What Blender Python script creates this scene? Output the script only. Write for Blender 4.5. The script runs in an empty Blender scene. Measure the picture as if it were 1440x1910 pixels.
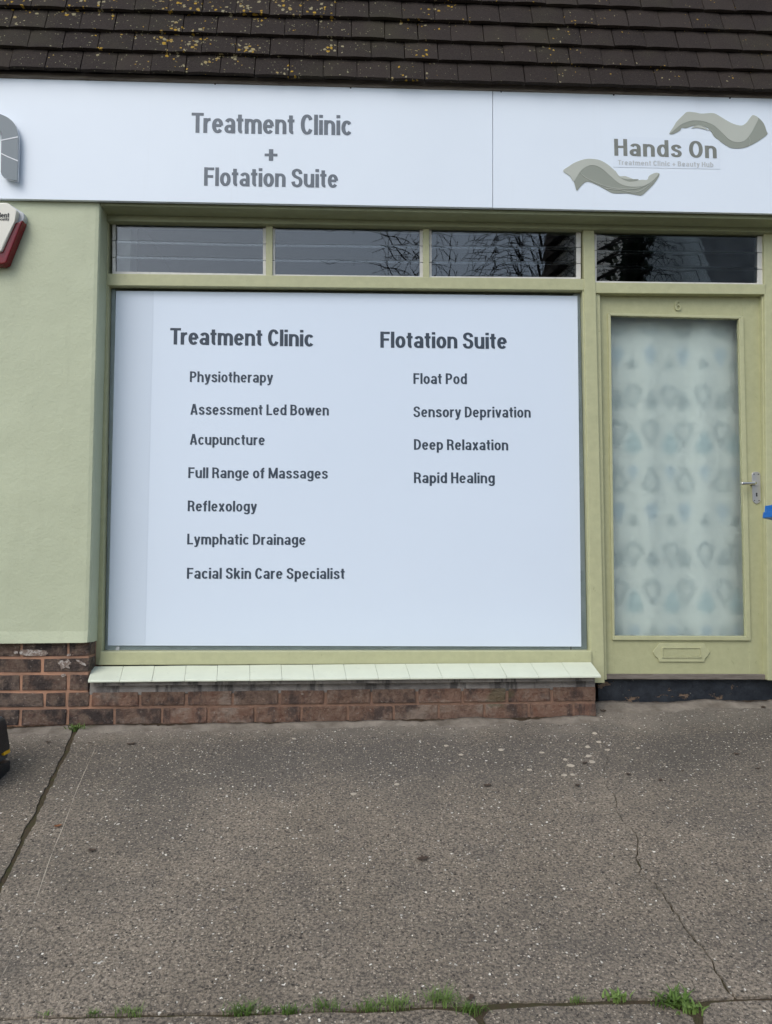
import bpy, bmesh, math, random
from mathutils import Vector, Matrix, noise
from mathutils.geometry import tessellate_polygon

rnd = random.Random(7)
scn = bpy.context.scene
COL = scn.collection
R = math.radians

# ------------------------------------------------------------------ camera
F_PX, W_PX, H_PX = 1440.0, 1440.0, 1910.0
CAM = Vector((0.0, -3.60, 0.72))
YAW, PITCH, ROLL = R(2.9), R(4.1), R(0.12)
cam_rot = (Matrix.Rotation(-YAW, 3, 'Z') @ Matrix.Rotation(R(90) + PITCH, 3, 'X') @ Matrix.Rotation(-ROLL, 3, 'Z'))
cd = bpy.data.cameras.new('camera')
cam = bpy.data.objects.new('camera', cd)
COL.objects.link(cam)
cam.matrix_world = Matrix.Translation(CAM) @ cam_rot.to_4x4()
cd.sensor_fit = 'VERTICAL'
cd.sensor_height = 36.0
cd.lens = 36.0 * F_PX / H_PX
cd.clip_start = 0.05
cd.clip_end = 2000.0
scn.camera = cam

# ------------------------------------------------------------------ sky, sun, exposure
SUN_EL, SUN_AZ = R(46), R(-34)          # azimuth from the -Y axis, negative = viewer's left
sun_from = Vector((math.sin(SUN_AZ) * math.cos(SUN_EL), -math.cos(SUN_AZ) * math.cos(SUN_EL), math.sin(SUN_EL)))
w = bpy.data.worlds.new('World')
scn.world = w
w.use_nodes = True
nt = w.node_tree
sky = nt.nodes.new('ShaderNodeTexSky')
sky.sky_type = 'NISHITA'
sky.sun_disc = False
sky.sun_elevation = SUN_EL
sky.sun_rotation = math.atan2(sun_from.x, sun_from.y)
sky.air_density = 1.0
sky.dust_density = 1.6
sky.ozone_density = 1.0
hs = nt.nodes.new('ShaderNodeHueSaturation')
hs.inputs['Saturation'].default_value = 0.80
nt.links.new(sky.outputs[0], hs.inputs['Color'])
nt.links.new(hs.outputs[0], nt.nodes['Background'].inputs[0])
nt.nodes['Background'].inputs[1].default_value = 0.15
sl = bpy.data.lights.new('sun', 'SUN')
sl.energy = 0.9
sl.angle = R(40)
sl.color = (1.0, 0.98, 0.955)
so = bpy.data.objects.new('sun', sl)
so.rotation_euler = sun_from.to_track_quat('Z', 'Y').to_euler()
COL.objects.link(so)
scn.view_settings.view_transform = 'Standard'
scn.view_settings.look = 'None'
scn.view_settings.gamma = 1.0
scn.view_settings.exposure = 0.46
scn.cycles.use_denoising = True
scn.cycles.max_bounces = 7
scn.cycles.diffuse_bounces = 2
scn.cycles.adaptive_threshold = 0.02
scn.cycles.transparent_max_bounces = 24
scn.cycles.transmission_bounces = 10

# ------------------------------------------------------------------ measuring helpers
def ray(px, py):
    d = Vector(((px - W_PX / 2) / F_PX, (H_PX / 2 - py) / F_PX, -1.0))
    return cam_rot @ d
def P(px, py, Y):                       # a pixel of the photograph as a point of the upright plane at depth Y
    d = ray(px, py)
    t = (Y - CAM.y) / d.y
    return CAM + d * t
G0 = P(640, 1347, 0.0).z
GA, GB = 0.006, 0.205
def G(x, y):                            # height of the sloping forecourt
    return G0 + GA * x + GB * y
def PG(px, py):                         # a pixel as a point of the forecourt
    d = ray(px, py)
    t = (G0 + GA * CAM.x + GB * CAM.y - CAM.z) / (d.z - GA * d.x - GB * d.y)
    return CAM + d * t

# ------------------------------------------------------------------ materials
def lin(c):
    return tuple((v / 12.92 if v <= 0.04045 else ((v + 0.055) / 1.055) ** 2.4) for v in (x / 255.0 for x in c))
class NT:
    def __init__(self, name):
        self.m = bpy.data.materials.new(name)
        self.m.use_nodes = True
        self.t = self.m.node_tree
        self.b = self.t.nodes['Principled BSDF']
        self.co = self.t.nodes.new('ShaderNodeNewGeometry').outputs['Position']
    def n(self, kind, **kw):
        nd = self.t.nodes.new(kind)
        for k, v in kw.items():
            setattr(nd, k, v)
        return nd
    def l(self, a, b):
        self.t.links.new(a, b)
    def noise(self, scale, detail=4, rough=0.55, co=None, dist=0.0):
        nd = self.n('ShaderNodeTexNoise')
        nd.inputs['Scale'].default_value = scale
        nd.inputs['Detail'].default_value = detail
        nd.inputs['Roughness'].default_value = rough
        nd.inputs['Distortion'].default_value = dist
        self.l(co or self.co, nd.inputs['Vector'])
        return nd.outputs['Fac']
    def ramp(self, fac, stops, interp='LINEAR'):
        nd = self.n('ShaderNodeValToRGB')
        nd.color_ramp.interpolation = interp
        e = nd.color_ramp.elements
        while len(e) < len(stops):
            e.new(0.5)
        for el, (p, c) in zip(e, stops):
            el.position = p
            el.color = (c, c, c, 1) if isinstance(c, (int, float)) else (c[0], c[1], c[2], 1)
        self.l(fac, nd.inputs['Fac'])
        return nd.outputs['Color']
    def mix(self, fac, a, b, mode='MIX'):
        nd = self.n('ShaderNodeMix', data_type='RGBA', blend_type=mode)
        for sock, v in ((nd.inputs['Factor'], fac), (nd.inputs['A'], a), (nd.inputs['B'], b)):
            if hasattr(v, 'default_value'):
                self.l(v, sock)
            elif isinstance(v, (int, float)):
                sock.default_value = v
            else:
                sock.default_value = (v[0], v[1], v[2], 1)
        return nd.outputs['Result']
    def math(self, op, a, b=0.0, clamp=False):
        nd = self.n('ShaderNodeMath', operation=op, use_clamp=clamp)
        for sock, v in ((nd.inputs[0], a), (nd.inputs[1], b)):
            if hasattr(v, 'default_value'):
                self.l(v, sock)
            else:
                sock.default_value = v
        return nd.outputs[0]
    def mapping(self, sx, sy, sz, co=None):
        nd = self.n('ShaderNodeMapping')
        nd.inputs['Scale'].default_value = (sx, sy, sz)
        self.l(co or self.co, nd.inputs['Vector'])
        return nd.outputs[0]
    def bump(self, h, strength, dist):
        nd = self.n('ShaderNodeBump')
        nd.inputs['Strength'].default_value = strength
        nd.inputs['Distance'].default_value = dist
        self.l(h, nd.inputs['Height'])
        self.l(nd.outputs[0], self.b.inputs['Normal'])
    def col(self, c):
        if hasattr(c, 'default_value'):
            self.l(c, self.b.inputs['Base Color'])
        else:
            self.b.inputs['Base Color'].default_value = (c[0], c[1], c[2], 1)
    def set(self, rough=0.6, spec=0.4, metal=0.0):
        self.b.inputs['Roughness'].default_value = rough
        self.b.inputs['Specular IOR Level'].default_value = spec
        self.b.inputs['Metallic'].default_value = metal
        return self.m
    def rand(self):
        return self.n('ShaderNodeObjectInfo').outputs['Random']

def paint(name, c, rough=0.45, var=0.10, scale=6.0, grain=None, bump=0.15, dirt=None, dirtamt=0.5):
    k = NT(name)
    a = tuple(v * (1 - var) for v in c)
    b = tuple(min(1, v * (1 + var)) for v in c)
    co = k.mapping(*grain) if grain else k.co
    cc = k.mix(k.ramp(k.noise(scale, 5, co=co), [(0.3, 0), (0.7, 1)]), a, b)
    if dirt:
        d = k.ramp(k.noise(scale * 3.1, 6, 0.7), [(0.60, 0), (0.72, dirtamt)])
        cc = k.mix(d, cc, dirt)
    k.col(cc)
    if bump:
        k.bump(k.noise(scale * 14, 4, co=co), bump, 0.004)
    return k.set(rough)

M = {}
M['render'] = None
k = NT('painted_render')
c = (0.48, 0.515, 0.35)
cc = k.mix(k.ramp(k.noise(2.2, 5), [(0.3, 0), (0.7, 1)]), tuple(v * 0.95 for v in c), tuple(v * 1.04 for v in c))
cc = k.mix(k.ramp(k.noise(23, 6, 0.75), [(0.66, 0), (0.74, 0.35)]), cc, (0.30, 0.31, 0.22))
st = k.ramp(k.noise(7, 5, 0.7, k.mapping(1.6, 1.6, 0.25)), [(0.55, 0), (0.8, 0.22)])
cc = k.mix(st, cc, (0.33, 0.35, 0.23))
sz_ = k.n('ShaderNodeSeparateXYZ')
k.l(k.co, sz_.inputs[0])
low = k.ramp(k.math('ADD', k.math('MULTIPLY', k.math('SUBTRACT', sz_.outputs['Z'], 0.355), 3.0), k.math('MULTIPLY', k.noise(14, 6, 0.7), 0.6)), [(0.18, 0.55), (0.42, 0.0)])
cc = k.mix(low, cc, (0.27, 0.265, 0.19))
pk = k.ramp(k.noise(55, 3, 0.6), [(0.73, 0), (0.75, 0.6)])
cc = k.mix(pk, cc, (0.22, 0.20, 0.15))
k.col(cc)
h1 = k.noise(3.5, 3)
h2 = k.noise(60, 5, 0.6)
k.bump(k.math('ADD', h1, k.math('MULTIPLY', h2, 0.22)), 0.45, 0.02)
M['render'] = k.set(0.55)

def timber_paint(name, c):
    k = NT(name)
    gx = k.noise(9, 5, 0.6, k.mapping(3, 3, 3))
    cc = k.mix(k.ramp(gx, [(0.3, 0), (0.72, 1)]), tuple(v * 0.93 for v in c), tuple(v * 1.05 for v in c))
    chip = k.ramp(k.noise(38, 6, 0.7, k.mapping(1, 1, 0.6)), [(0.66, 0), (0.69, 0.6)])
    cc = k.mix(chip, cc, tuple(v * 0.62 for v in c))
    grime = k.ramp(k.noise(5, 6, 0.7), [(0.5, 0), (0.8, 0.25)])
    cc = k.mix(grime, cc, tuple(v * 0.72 for v in c))
    k.col(cc)
    hh = k.math('ADD', k.noise(24, 4, 0.6), k.math('MULTIPLY', k.noise(140, 3, 0.6), 0.25))
    k.bump(hh, 0.30, 0.006)
    return k.set(0.42)
M['timber'] = timber_paint('olive_timber_paint', (0.465, 0.468, 0.272))
M['doorpaint'] = timber_paint('olive_door_paint', (0.425, 0.428, 0.242))
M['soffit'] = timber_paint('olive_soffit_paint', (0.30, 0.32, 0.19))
M['tilepaint'] = paint('pale_green_tile_paint', (0.63, 0.665, 0.525), 0.35, 0.04, 9, bump=0.12, dirt=(0.42, 0.44, 0.36), dirtamt=0.35)
M['acm'] = paint('white_sign_panel', (0.80, 0.83, 0.86), 0.35, 0.012, 1.5, bump=0.0)
M['acm_r'] = M['acm']
k = NT('white_sign_panel_marked')
cc = k.mix(k.ramp(k.noise(1.6, 4), [(0.3, 0), (0.7, 1)]), (0.755, 0.825, 0.88), (0.78, 0.85, 0.905))
sm = k.ramp(k.noise(11, 7, 0.75, k.mapping(1, 1, 0.7)), [(0.70, 0), (0.78, 0.35)])
cc = k.mix(sm, cc, (0.62, 0.64, 0.66))
drip = k.ramp(k.noise(14, 4, 0.6, k.mapping(1.4, 1.4, 0.06)), [(0.62, 0), (0.80, 0.12)])
cc = k.mix(drip, cc, (0.60, 0.63, 0.62))
k.col(cc)
M['acm'] = k.set(0.36)
M['vinyl'] = paint('white_window_vinyl', (0.70, 0.785, 0.875), 0.38, 0.012, 1.2, bump=0.0)
M['vinyl_shade'] = paint('white_window_vinyl_shade', (0.635, 0.715, 0.80), 0.38, 0.02, 1.2, bump=0.0)  # greyer tint, paints in the dimness behind the graphic's left edge
M['patch'] = paint('logo_film', (0.745, 0.815, 0.875), 0.36, 0.01, 2, bump=0)
M['ink'] = paint('slate_lettering', (0.040, 0.058, 0.082), 0.5, 0.05, 6, bump=0)
M['fink'] = paint('grey_fascia_lettering', (0.135, 0.160, 0.185), 0.45, 0.12, 25, bump=0)
M['raised'] = paint('grey_raised_letter', (0.165, 0.20, 0.215), 0.35, 0.03, 6, bump=0)
M['whiteedge'] = paint('white_letter_edge', (0.75, 0.77, 0.78), 0.4, 0.02, 6, bump=0)
M['hand_l'] = paint('pale_sage_vinyl', (0.47, 0.49, 0.42), 0.4, 0.03, 6, bump=0)
M['hand_d'] = paint('sage_vinyl', (0.29, 0.31, 0.255), 0.4, 0.03, 6, bump=0)
M['logo_ink'] = paint('logo_grey_vinyl', (0.205, 0.215, 0.185), 0.45, 0.10, 30, bump=0)
M['logo_sub'] = paint('logo_pale_vinyl', (0.53, 0.56, 0.56), 0.45, 0.05, 20, bump=0)
M['whiteplastic'] = paint('white_louvre_clip', (0.64, 0.63, 0.58), 0.45, 0.10, 18, bump=0.1, dirt=(0.25, 0.23, 0.19), dirtamt=0.8)
M['screw'] = paint('dark_screw', (0.03, 0.03, 0.03), 0.5, 0, 5, bump=0)
M['cream'] = paint('cream_plastic', (0.72, 0.70, 0.60), 0.35, 0.02, 5, bump=0)
M['palegrey'] = paint('pale_grey_plastic', (0.50, 0.52, 0.53), 0.35, 0.03, 5, bump=0)
M['red'] = paint('dark_red_lens', (0.17, 0.006, 0.012), 0.15, 0.1, 9, bump=0)
M['ink_black'] = paint('black_print', (0.02, 0.02, 0.022), 0.5, 0, 5, bump=0)
M['ink_red'] = paint('red_print', (0.35, 0.02, 0.02), 0.5, 0, 5, bump=0)
M['blackplastic'] = paint('black_tool_plastic', (0.012, 0.015, 0.018), 0.35, 0.2, 20, bump=0.2)
M['smoke'] = paint('grey_tool_plastic', (0.055, 0.068, 0.08), 0.3, 0.15, 15, bump=0.1)
M['yellow'] = paint('yellow_latch', (0.75, 0.42, 0.01), 0.35, 0.05, 5, bump=0)
M['blue'] = paint('blue_plastic', (0.004, 0.135, 0.48), 0.35, 0.08, 30, bump=0.15)
M['steel'] = NT('satin_steel').set(0.48, 0.5, 1.0)
M['steel'].node_tree.nodes['Principled BSDF'].inputs['Base Color'].default_value = (0.66, 0.64, 0.61, 1)
M['chrome'] = NT('bright_steel').set(0.2, 0.5, 1.0)
M['chrome'].node_tree.nodes['Principled BSDF'].inputs['Base Color'].default_value = (0.75, 0.72, 0.66, 1)
M['dark'] = paint('dark_interior', (0.03, 0.033, 0.035), 0.8, 0.1, 3, bump=0)
M['inwhite'] = paint('white_interior_paint', (0.62, 0.62, 0.58), 0.6, 0.12, 14, bump=0.1)
M['rail_grey'] = paint('grey_inner_ledge', (0.56, 0.62, 0.62), 0.5, 0.12, 8, bump=0.1)
M['rubber'] = paint('old_putty', (0.12, 0.13, 0.12), 0.6, 0.3, 30, bump=0.2)

# old brick: one colour per brick, stains and pitted faces
k = NT('old_brick')
r = k.rand()
cc = k.ramp(r, [(0.0, (0.095, 0.062, 0.048)), (0.3, (0.155, 0.088, 0.064)), (0.55, (0.072, 0.053, 0.048)), (0.8, (0.145, 0.108, 0.088)), (1.0, (0.19, 0.10, 0.068))])
cc = k.mix(k.ramp(k.noise(30, 6, 0.75), [(0.38, 0), (0.62, 0.85)]), cc, (0.225, 0.165, 0.122))
cc = k.mix(k.ramp(k.noise(9, 5, 0.65), [(0.47, 0), (0.58, 0.9)]), cc, (0.050, 0.040, 0.037))
cc = k.mix(k.ramp(k.noise(48, 6, 0.75), [(0.58, 0), (0.68, 0.8)]), cc, (0.38, 0.31, 0.245))
cc = k.mix(k.ramp(k.noise(3.3, 4, 0.6), [(0.62, 0), (0.68, 0.55)]), cc, (0.30, 0.265, 0.225))
k.col(cc)
k.bump(k.math('ADD', k.noise(70, 6, 0.75), k.math('MULTIPLY', k.noise(19, 3), 0.8)), 1.0, 0.018)
M['brick'] = k.set(0.85, 0.25)
k = NT('cement_smeared_brick')
cc = k.ramp(k.rand(), [(0.0, (0.125, 0.072, 0.050)), (0.35, (0.205, 0.105, 0.070)), (0.6, (0.105, 0.072, 0.056)), (1.0, (0.25, 0.125, 0.082))])
cc = k.mix(k.ramp(k.noise(22, 6, 0.72), [(0.36, 0), (0.66, 0.8)]), cc, (0.275, 0.190, 0.140))
cc = k.mix(k.ramp(k.noise(11, 5, 0.65, k.mapping(1, 1, 0.6)), [(0.50, 0), (0.62, 0.8)]), cc, (0.060, 0.046, 0.042))
cc = k.mix(k.ramp(k.noise(5, 6, 0.7, k.mapping(1, 1, 1.4)), [(0.53, 0), (0.62, 0.65)]), cc, (0.30, 0.24, 0.19))
cc = k.mix(k.ramp(k.noise(52, 6, 0.75), [(0.60, 0), (0.70, 0.8)]), cc, (0.40, 0.35, 0.29))
cc = k.mix(k.ramp(k.noise(2.3, 4, 0.6), [(0.66, 0), (0.70, 0.5)]), cc, (0.085, 0.095, 0.045))
k.col(cc)
k.bump(k.math('ADD', k.noise(60, 6, 0.75), k.math('MULTIPLY', k.noise(17, 3), 0.9)), 1.0, 0.016)
M['brick2'] = k.set(0.88, 0.2)
k = NT('mortar')
cc = k.mix(k.ramp(k.noise(7, 5, 0.6), [(0.35, 0), (0.65, 1)]), (0.50, 0.27, 0.17), (0.29, 0.175, 0.118))
cc = k.mix(k.ramp(k.noise(40, 5, 0.7), [(0.55, 0), (0.75, 0.6)]), cc, (0.38, 0.26, 0.18))
k.col(cc)
k.bump(k.noise(110, 5, 0.7), 0.8, 0.008)
sx_ = k.n('ShaderNodeSeparateXYZ')
k.l(k.co, sx_.inputs[0])
far_ = k.math('MULTIPLY', k.math('ADD', sx_.outputs['X'], 1.15), 6.0, clamp=True)      # older, duller pointing under the window
k.col(k.mix(far_, cc, k.mix(k.noise(25, 5, 0.7), (0.10, 0.064, 0.048), (0.36, 0.215, 0.145))))
M['mortar'] = k.set(0.9, 0.2)
k = NT('weathered_cement')
cc = k.mix(k.ramp(k.noise(6, 6, 0.65, k.mapping(1, 1, 1.6)), [(0.32, 0), (0.66, 1)]), (0.15, 0.135, 0.122), (0.33, 0.30, 0.265))
cc = k.mix(k.ramp(k.noise(17, 5, 0.6, k.mapping(1, 1, 0.15)), [(0.53, 0), (0.62, 0.8)]), cc, (0.065, 0.060, 0.057))
cc = k.mix(k.ramp(k.noise(45, 5, 0.7), [(0.58, 0), (0.72, 0.5)]), cc, (0.33, 0.30, 0.26))
k.col(cc)
k.bump(k.noise(60, 6, 0.7), 0.7, 0.01)
M['cement'] = k.set(0.9, 0.2)
k = NT('flaked_white_paint')
k.col(k.mix(k.ramp(k.noise(90, 5, 0.7), [(0.47, 0), (0.60, 1)]), (0.20, 0.15, 0.12), (0.46, 0.42, 0.37)))
M['paintmark'] = k.set(0.8, 0.2)
k = NT('black_bitumen_paint')
cc = k.mix(k.ramp(k.noise(14, 6, 0.7), [(0.4, 0), (0.75, 1)]), (0.009, 0.012, 0.017), (0.030, 0.036, 0.044))
fl = k.ramp(k.noise(8.5, 7, 0.72, k.mapping(1, 1, 1.9)), [(0.615, 0), (0.63, 1)])
cc = k.mix(fl, cc, (0.17, 0.115, 0.075))
fl2 = k.ramp(k.noise(33, 6, 0.7), [(0.66, 0), (0.68, 0.9)])
cc = k.mix(fl2, cc, (0.27, 0.25, 0.22))
k.col(cc)
k.bump(k.math('ADD', k.noise(30, 6, 0.7), k.math('MULTIPLY', fl, -0.8)), 0.7, 0.008)
M['bitumen'] = k.set(0.55, 0.4)
k = NT('weathered_timber')
gr = k.noise(10, 6, 0.7, k.mapping(0.8, 6, 9))
cc = k.mix(k.ramp(gr, [(0.3, 0), (0.7, 1)]), (0.10, 0.085, 0.07), (0.25, 0.22, 0.185))
k.col(cc)
k.bump(gr, 0.5, 0.006)
M['oldwood'] = k.set(0.8, 0.2)
k = NT('eaves_timber')
gr = k.noise(8, 6, 0.7, k.mapping(0.5, 5, 9))
k.col(k.mix(k.ramp(gr, [(0.3, 0), (0.7, 1)]), (0.035, 0.032, 0.03), (0.115, 0.10, 0.088)))
M['eaves'] = k.set(0.85, 0.2)

# roof tile: dark brown concrete with lichen rosettes; lichen thins out to the right of the roof
k = NT('roof_tile')
geo = k.n('ShaderNodeNewGeometry').outputs['Position']
r = k.rand()
cc = k.ramp(r, [(0.0, (0.019, 0.0142, 0.0125)), (0.5, (0.026, 0.0195, 0.0165)), (1.0, (0.035, 0.0265, 0.0215))])
cc = k.mix(k.ramp(k.noise(150, 5, 0.7, geo), [(0.38, 0), (0.7, 0.8)]), cc, (0.052, 0.041, 0.0335))
cc = k.mix(k.ramp(k.noise(2.6, 5, 0.6, geo), [(0.52, 0), (0.7, 0.35)]), cc, (0.055, 0.052, 0.028))
sep = k.n('ShaderNodeSeparateXYZ')
k.l(geo, sep.inputs[0])
zone = k.ramp(k.math('DIVIDE', k.math('ADD', sep.outputs['X'], 2.0), 4.0), [(0.05, 0.85), (0.42, 1.0), (0.50, 0.95), (0.62, 0.6), (0.95, 0.35)])
patch = k.ramp(k.noise(4.2, 3, 0.6, geo), [(0.47, 0.06), (0.58, 1.15)])
vor = k.n('ShaderNodeTexVoronoi')
vor.inputs['Scale'].default_value = 60
wob = k.n('ShaderNodeTexNoise')
wob.inputs['Scale'].default_value = 90
k.l(geo, wob.inputs['Vector'])
vm = k.n('ShaderNodeMix', data_type='VECTOR')
vm.inputs['Factor'].default_value = 0.016
k.l(geo, vm.inputs['A'])
k.l(wob.outputs['Color'], vm.inputs['B'])
k.l(vm.outputs['Result'], vor.inputs['Vector'])
seps = k.n('ShaderNodeSeparateColor')
k.l(vor.outputs['Color'], seps.inputs[0])
size = k.math('MULTIPLY', k.math('SUBTRACT', seps.outputs[0], 0.50), 1.35)       # most cells stay bare
size = k.math('MULTIPLY', size, k.math('MULTIPLY', zone, patch))
lich = k.math('MULTIPLY', k.math('SUBTRACT', size, vor.outputs['Distance']), 14, clamp=True)
lcol = k.mix(k.ramp(seps.outputs[1], [(0.35, 0), (0.6, 1)]), (0.33, 0.29, 0.17), (0.44, 0.27, 0.03))
cc = k.mix(k.math('MULTIPLY', lich, 0.85), cc, lcol)
v2 = k.n('ShaderNodeTexVoronoi')
v2.inputs['Scale'].default_value = 105
k.l(vm.outputs['Result'], v2.inputs['Vector'])
s2 = k.n('ShaderNodeSeparateColor')
k.l(v2.outputs['Color'], s2.inputs[0])
sz2 = k.math('MULTIPLY', k.math('MULTIPLY', k.math('SUBTRACT', s2.outputs[0], 0.79), 1.9), k.math('ADD', zone, 0.15))
l2 = k.math('MULTIPLY', k.math('SUBTRACT', sz2, v2.outputs['Distance']), 10, clamp=True)
cc = k.mix(k.math('MULTIPLY', l2, 0.7), cc, (0.30, 0.28, 0.17))
k.col(cc)
k.bump(k.math('ADD', k.noise(220, 5, 0.7, geo), k.math('MULTIPLY', lich, 0.5)), 0.7, 0.004)
M['tile'] = k.set(0.85, 0.2)

# worn exposed-aggregate concrete
def pavement_mat(name, tint=1.0):
    k = NT(name)
    sep = k.n('ShaderNodeSeparateXYZ')
    k.l(k.co, sep.inputs[0])
    base = k.mix(k.ramp(k.noise(1.3, 4, 0.62), [(0.34, 0), (0.66, 1)]), (0.240 * tint, 0.199 * tint, 0.148 * tint), (0.330 * tint, 0.275 * tint, 0.207 * tint))
    base = k.mix(k.ramp(k.noise(5.5, 3, 0.6), [(0.52, 0), (0.75, 0.35)]), base, (0.085 * tint, 0.080 * tint, 0.074 * tint))
    base = k.mix(k.ramp(k.noise(120, 2, 0.7), [(0.35, 0.9), (0.62, 0)]), base, (0.060, 0.052, 0.043))
    # cement slurry along the foot of the wall, worn off in patches
    wv = k.math('MULTIPLY', k.math('SUBTRACT', k.noise(3.0, 4, 0.65), 0.5), 0.42)
    near = k.ramp(k.math('ADD', k.math('ADD', sep.outputs['Y'], wv), 0.20), [(0.0, 0.0), (0.13, 1.0)])
    base = k.mix(k.math('MULTIPLY', near, 0.85), base, k.mix(k.noise(30, 5, 0.6), (0.16, 0.135, 0.105), (0.30, 0.265, 0.215)))
    stain = k.ramp(k.noise(0.9, 4, 0.6, k.mapping(1.0, 1.6, 1.0)), [(0.44, 0), (0.62, 0.50)])
    base = k.mix(stain, base, (0.085, 0.077, 0.066))
    bandw = k.math('ADD', sep.outputs['Y'], k.math('MULTIPLY', k.noise(2.1, 4, 0.65), 0.5))
    band = k.ramp(k.math('ADD', bandw, 0.5), [(0.02, 0.0), (0.25, 0.45), (0.52, 0.45), (0.66, 0.0)])
    base = k.mix(band, base, (0.080, 0.073, 0.064))
    hsum = k.noise(150, 2, 0.7)
    for sc, thr, mul, colr, amt in ((80, 0.40, 0.72, (0.34, 0.285, 0.215), 0.80), (135, 0.42, 0.80, (0.48, 0.41, 0.315), 0.85), (95, 0.70, 1.5, (0.030, 0.026, 0.022), 0.85), (88, 0.84, 2.5, (0.74, 0.70, 0.60), 1.0), (46, 0.94, 3.9, (0.62, 0.57, 0.48), 0.95)):
        wb = k.n('ShaderNodeTexNoise')
        wb.inputs['Scale'].default_value = sc * 1.6
        wb.inputs['Detail'].default_value = 1.0
        k.l(k.co, wb.inputs['Vector'])
        vm = k.n('ShaderNodeMix', data_type='VECTOR')
        vm.inputs['Factor'].default_value = 0.9 / sc
        k.l(k.co, vm.inputs['A'])
        k.l(wb.outputs['Color'], vm.inputs['B'])
        v = k.n('ShaderNodeTexVoronoi')
        v.inputs['Scale'].default_value = sc
        k.l(vm.outputs['Result'], v.inputs['Vector'])
        s = k.n('ShaderNodeSeparateColor')
        k.l(v.outputs['Color'], s.inputs[0])
        size = k.math('MULTIPLY', k.math('SUBTRACT', s.outputs[0], thr), mul)
        m_ = k.math('MULTIPLY', k.math('SUBTRACT', size, v.outputs['Distance']), 9, clamp=True)
        tone = k.mix(s.outputs[1], tuple(x * 0.62 for x in colr), tuple(min(1, x * 1.15) for x in colr))
        base = k.mix(k.math('MULTIPLY', m_, amt), base, tone)
        if sc in (80, 46): hsum = k.math('ADD', hsum, k.math('MULTIPLY', m_, 0.35))
    k.col(base)
    k.bump(k.math('ADD', hsum, k.math('MULTIPLY', k.noise(9, 2), 1.1)), 0.85, 0.006)
    return k.set(0.88, 0.2)
M['pave'] = pavement_mat('worn_concrete')
M['pave2'] = pavement_mat('worn_concrete_darker', 0.90)
k = NT('dirt')
k.col(k.mix(k.noise(60, 6, 0.7), (0.028, 0.020, 0.013), (0.085, 0.062, 0.040)))
k.bump(k.noise(130, 5, 0.7), 0.9, 0.01)
M['dirt'] = k.set(0.95, 0.1)
k = NT('moss_dirt')
k.col(k.mix(k.ramp(k.noise(30, 6, 0.7), [(0.4, 0), (0.62, 1)]), (0.032, 0.024, 0.015), (0.045, 0.055, 0.014)))
k.bump(k.noise(160, 5, 0.7), 0.9, 0.01)
M['moss'] = k.set(0.95, 0.1)
k = NT('joint_dirt')
k.col(k.mix(k.ramp(k.noise(22, 6, 0.7), [(0.42, 0), (0.66, 1)]), (0.085, 0.064, 0.042), (0.075, 0.074, 0.034)))
k.bump(k.noise(160, 4, 0.7), 0.9, 0.01)
M['joint_dirt'] = k.set(0.95, 0.1)
k = NT('asphalt')
k.col(k.mix(k.noise(40, 5, 0.7), (0.035, 0.035, 0.036), (0.07, 0.07, 0.068)))
M['asphalt'] = k.set(0.9, 0.2)
k = NT('grass_blade')
k.col(k.mix(k.rand(), (0.085, 0.15, 0.026), (0.15, 0.225, 0.055)))
M['weed'] = k.set(0.6, 0.3)
M['weed_dry'] = paint('dry_grass', (0.30, 0.25, 0.12), 0.8, 0.1, 20, bump=0)
M['deadleaf'] = paint('dead_leaf', (0.055, 0.035, 0.022), 0.7, 0.3, 60, bump=0.3)
M['deadleaf_o'] = paint('orange_dead_leaf', (0.17, 0.065, 0.022), 0.7, 0.3, 60, bump=0.3)
M['gum'] = paint('trodden_gum', (0.40, 0.345, 0.265), 0.8, 0.15, 50, bump=0.2)
M['bark'] = paint('bark', (0.035, 0.030, 0.026), 0.9, 0.25, 6, bump=0.3)
M['needles'] = paint('evergreen_foliage', (0.025, 0.040, 0.018), 0.8, 0.3, 3, bump=0)

def thin_glass(name, tint, ior=1.52):
    m = bpy.data.materials.new(name)
    m.use_nodes = True
    t = m.node_tree
    t.nodes.remove(t.nodes['Principled BSDF'])
    fr = t.nodes.new('ShaderNodeFresnel')
    fr.inputs['IOR'].default_value = ior
    tr = t.nodes.new('ShaderNodeBsdfTransparent')
    tr.inputs[0].default_value = (*tint, 1)
    gl = t.nodes.new('ShaderNodeBsdfGlossy')
    gl.inputs['Roughness'].default_value = 0.0
    mx = t.nodes.new('ShaderNodeMixShader')
    t.links.new(fr.outputs[0], mx.inputs[0])
    t.links.new(tr.outputs[0], mx.inputs[1])
    t.links.new(gl.outputs[0], mx.inputs[2])
    t.links.new(mx.outputs[0], t.nodes['Material Output'].inputs[0])
    return m
M['glass'] = thin_glass('clear_glass', (0.96, 0.98, 0.975))
M['louvre_glass'] = thin_glass('louvre_glass', (0.86, 0.88, 0.88), 1.75)
M['glass_edge'] = paint('ground_glass_edge', (0.42, 0.49, 0.48), 0.3, 0.05, 5, bump=0)
M['tint'] = thin_glass('dark_tinted_glass', (0.72, 0.75, 0.74), 2.0)
k = NT('frosted_glass')
k.col((0.94, 0.965, 0.95))
k.b.inputs['Transmission Weight'].default_value = 1.0
k.b.inputs['IOR'].default_value = 1.25
M['frost'] = k.set(0.41, 0.5)
k = NT('printed_curtain')
at = k.n('ShaderNodeAttribute', attribute_name='print')
k.l(at.outputs['Color'], k.b.inputs['Base Color'])
M['curtain'] = k.set(0.8, 0.2)

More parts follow.
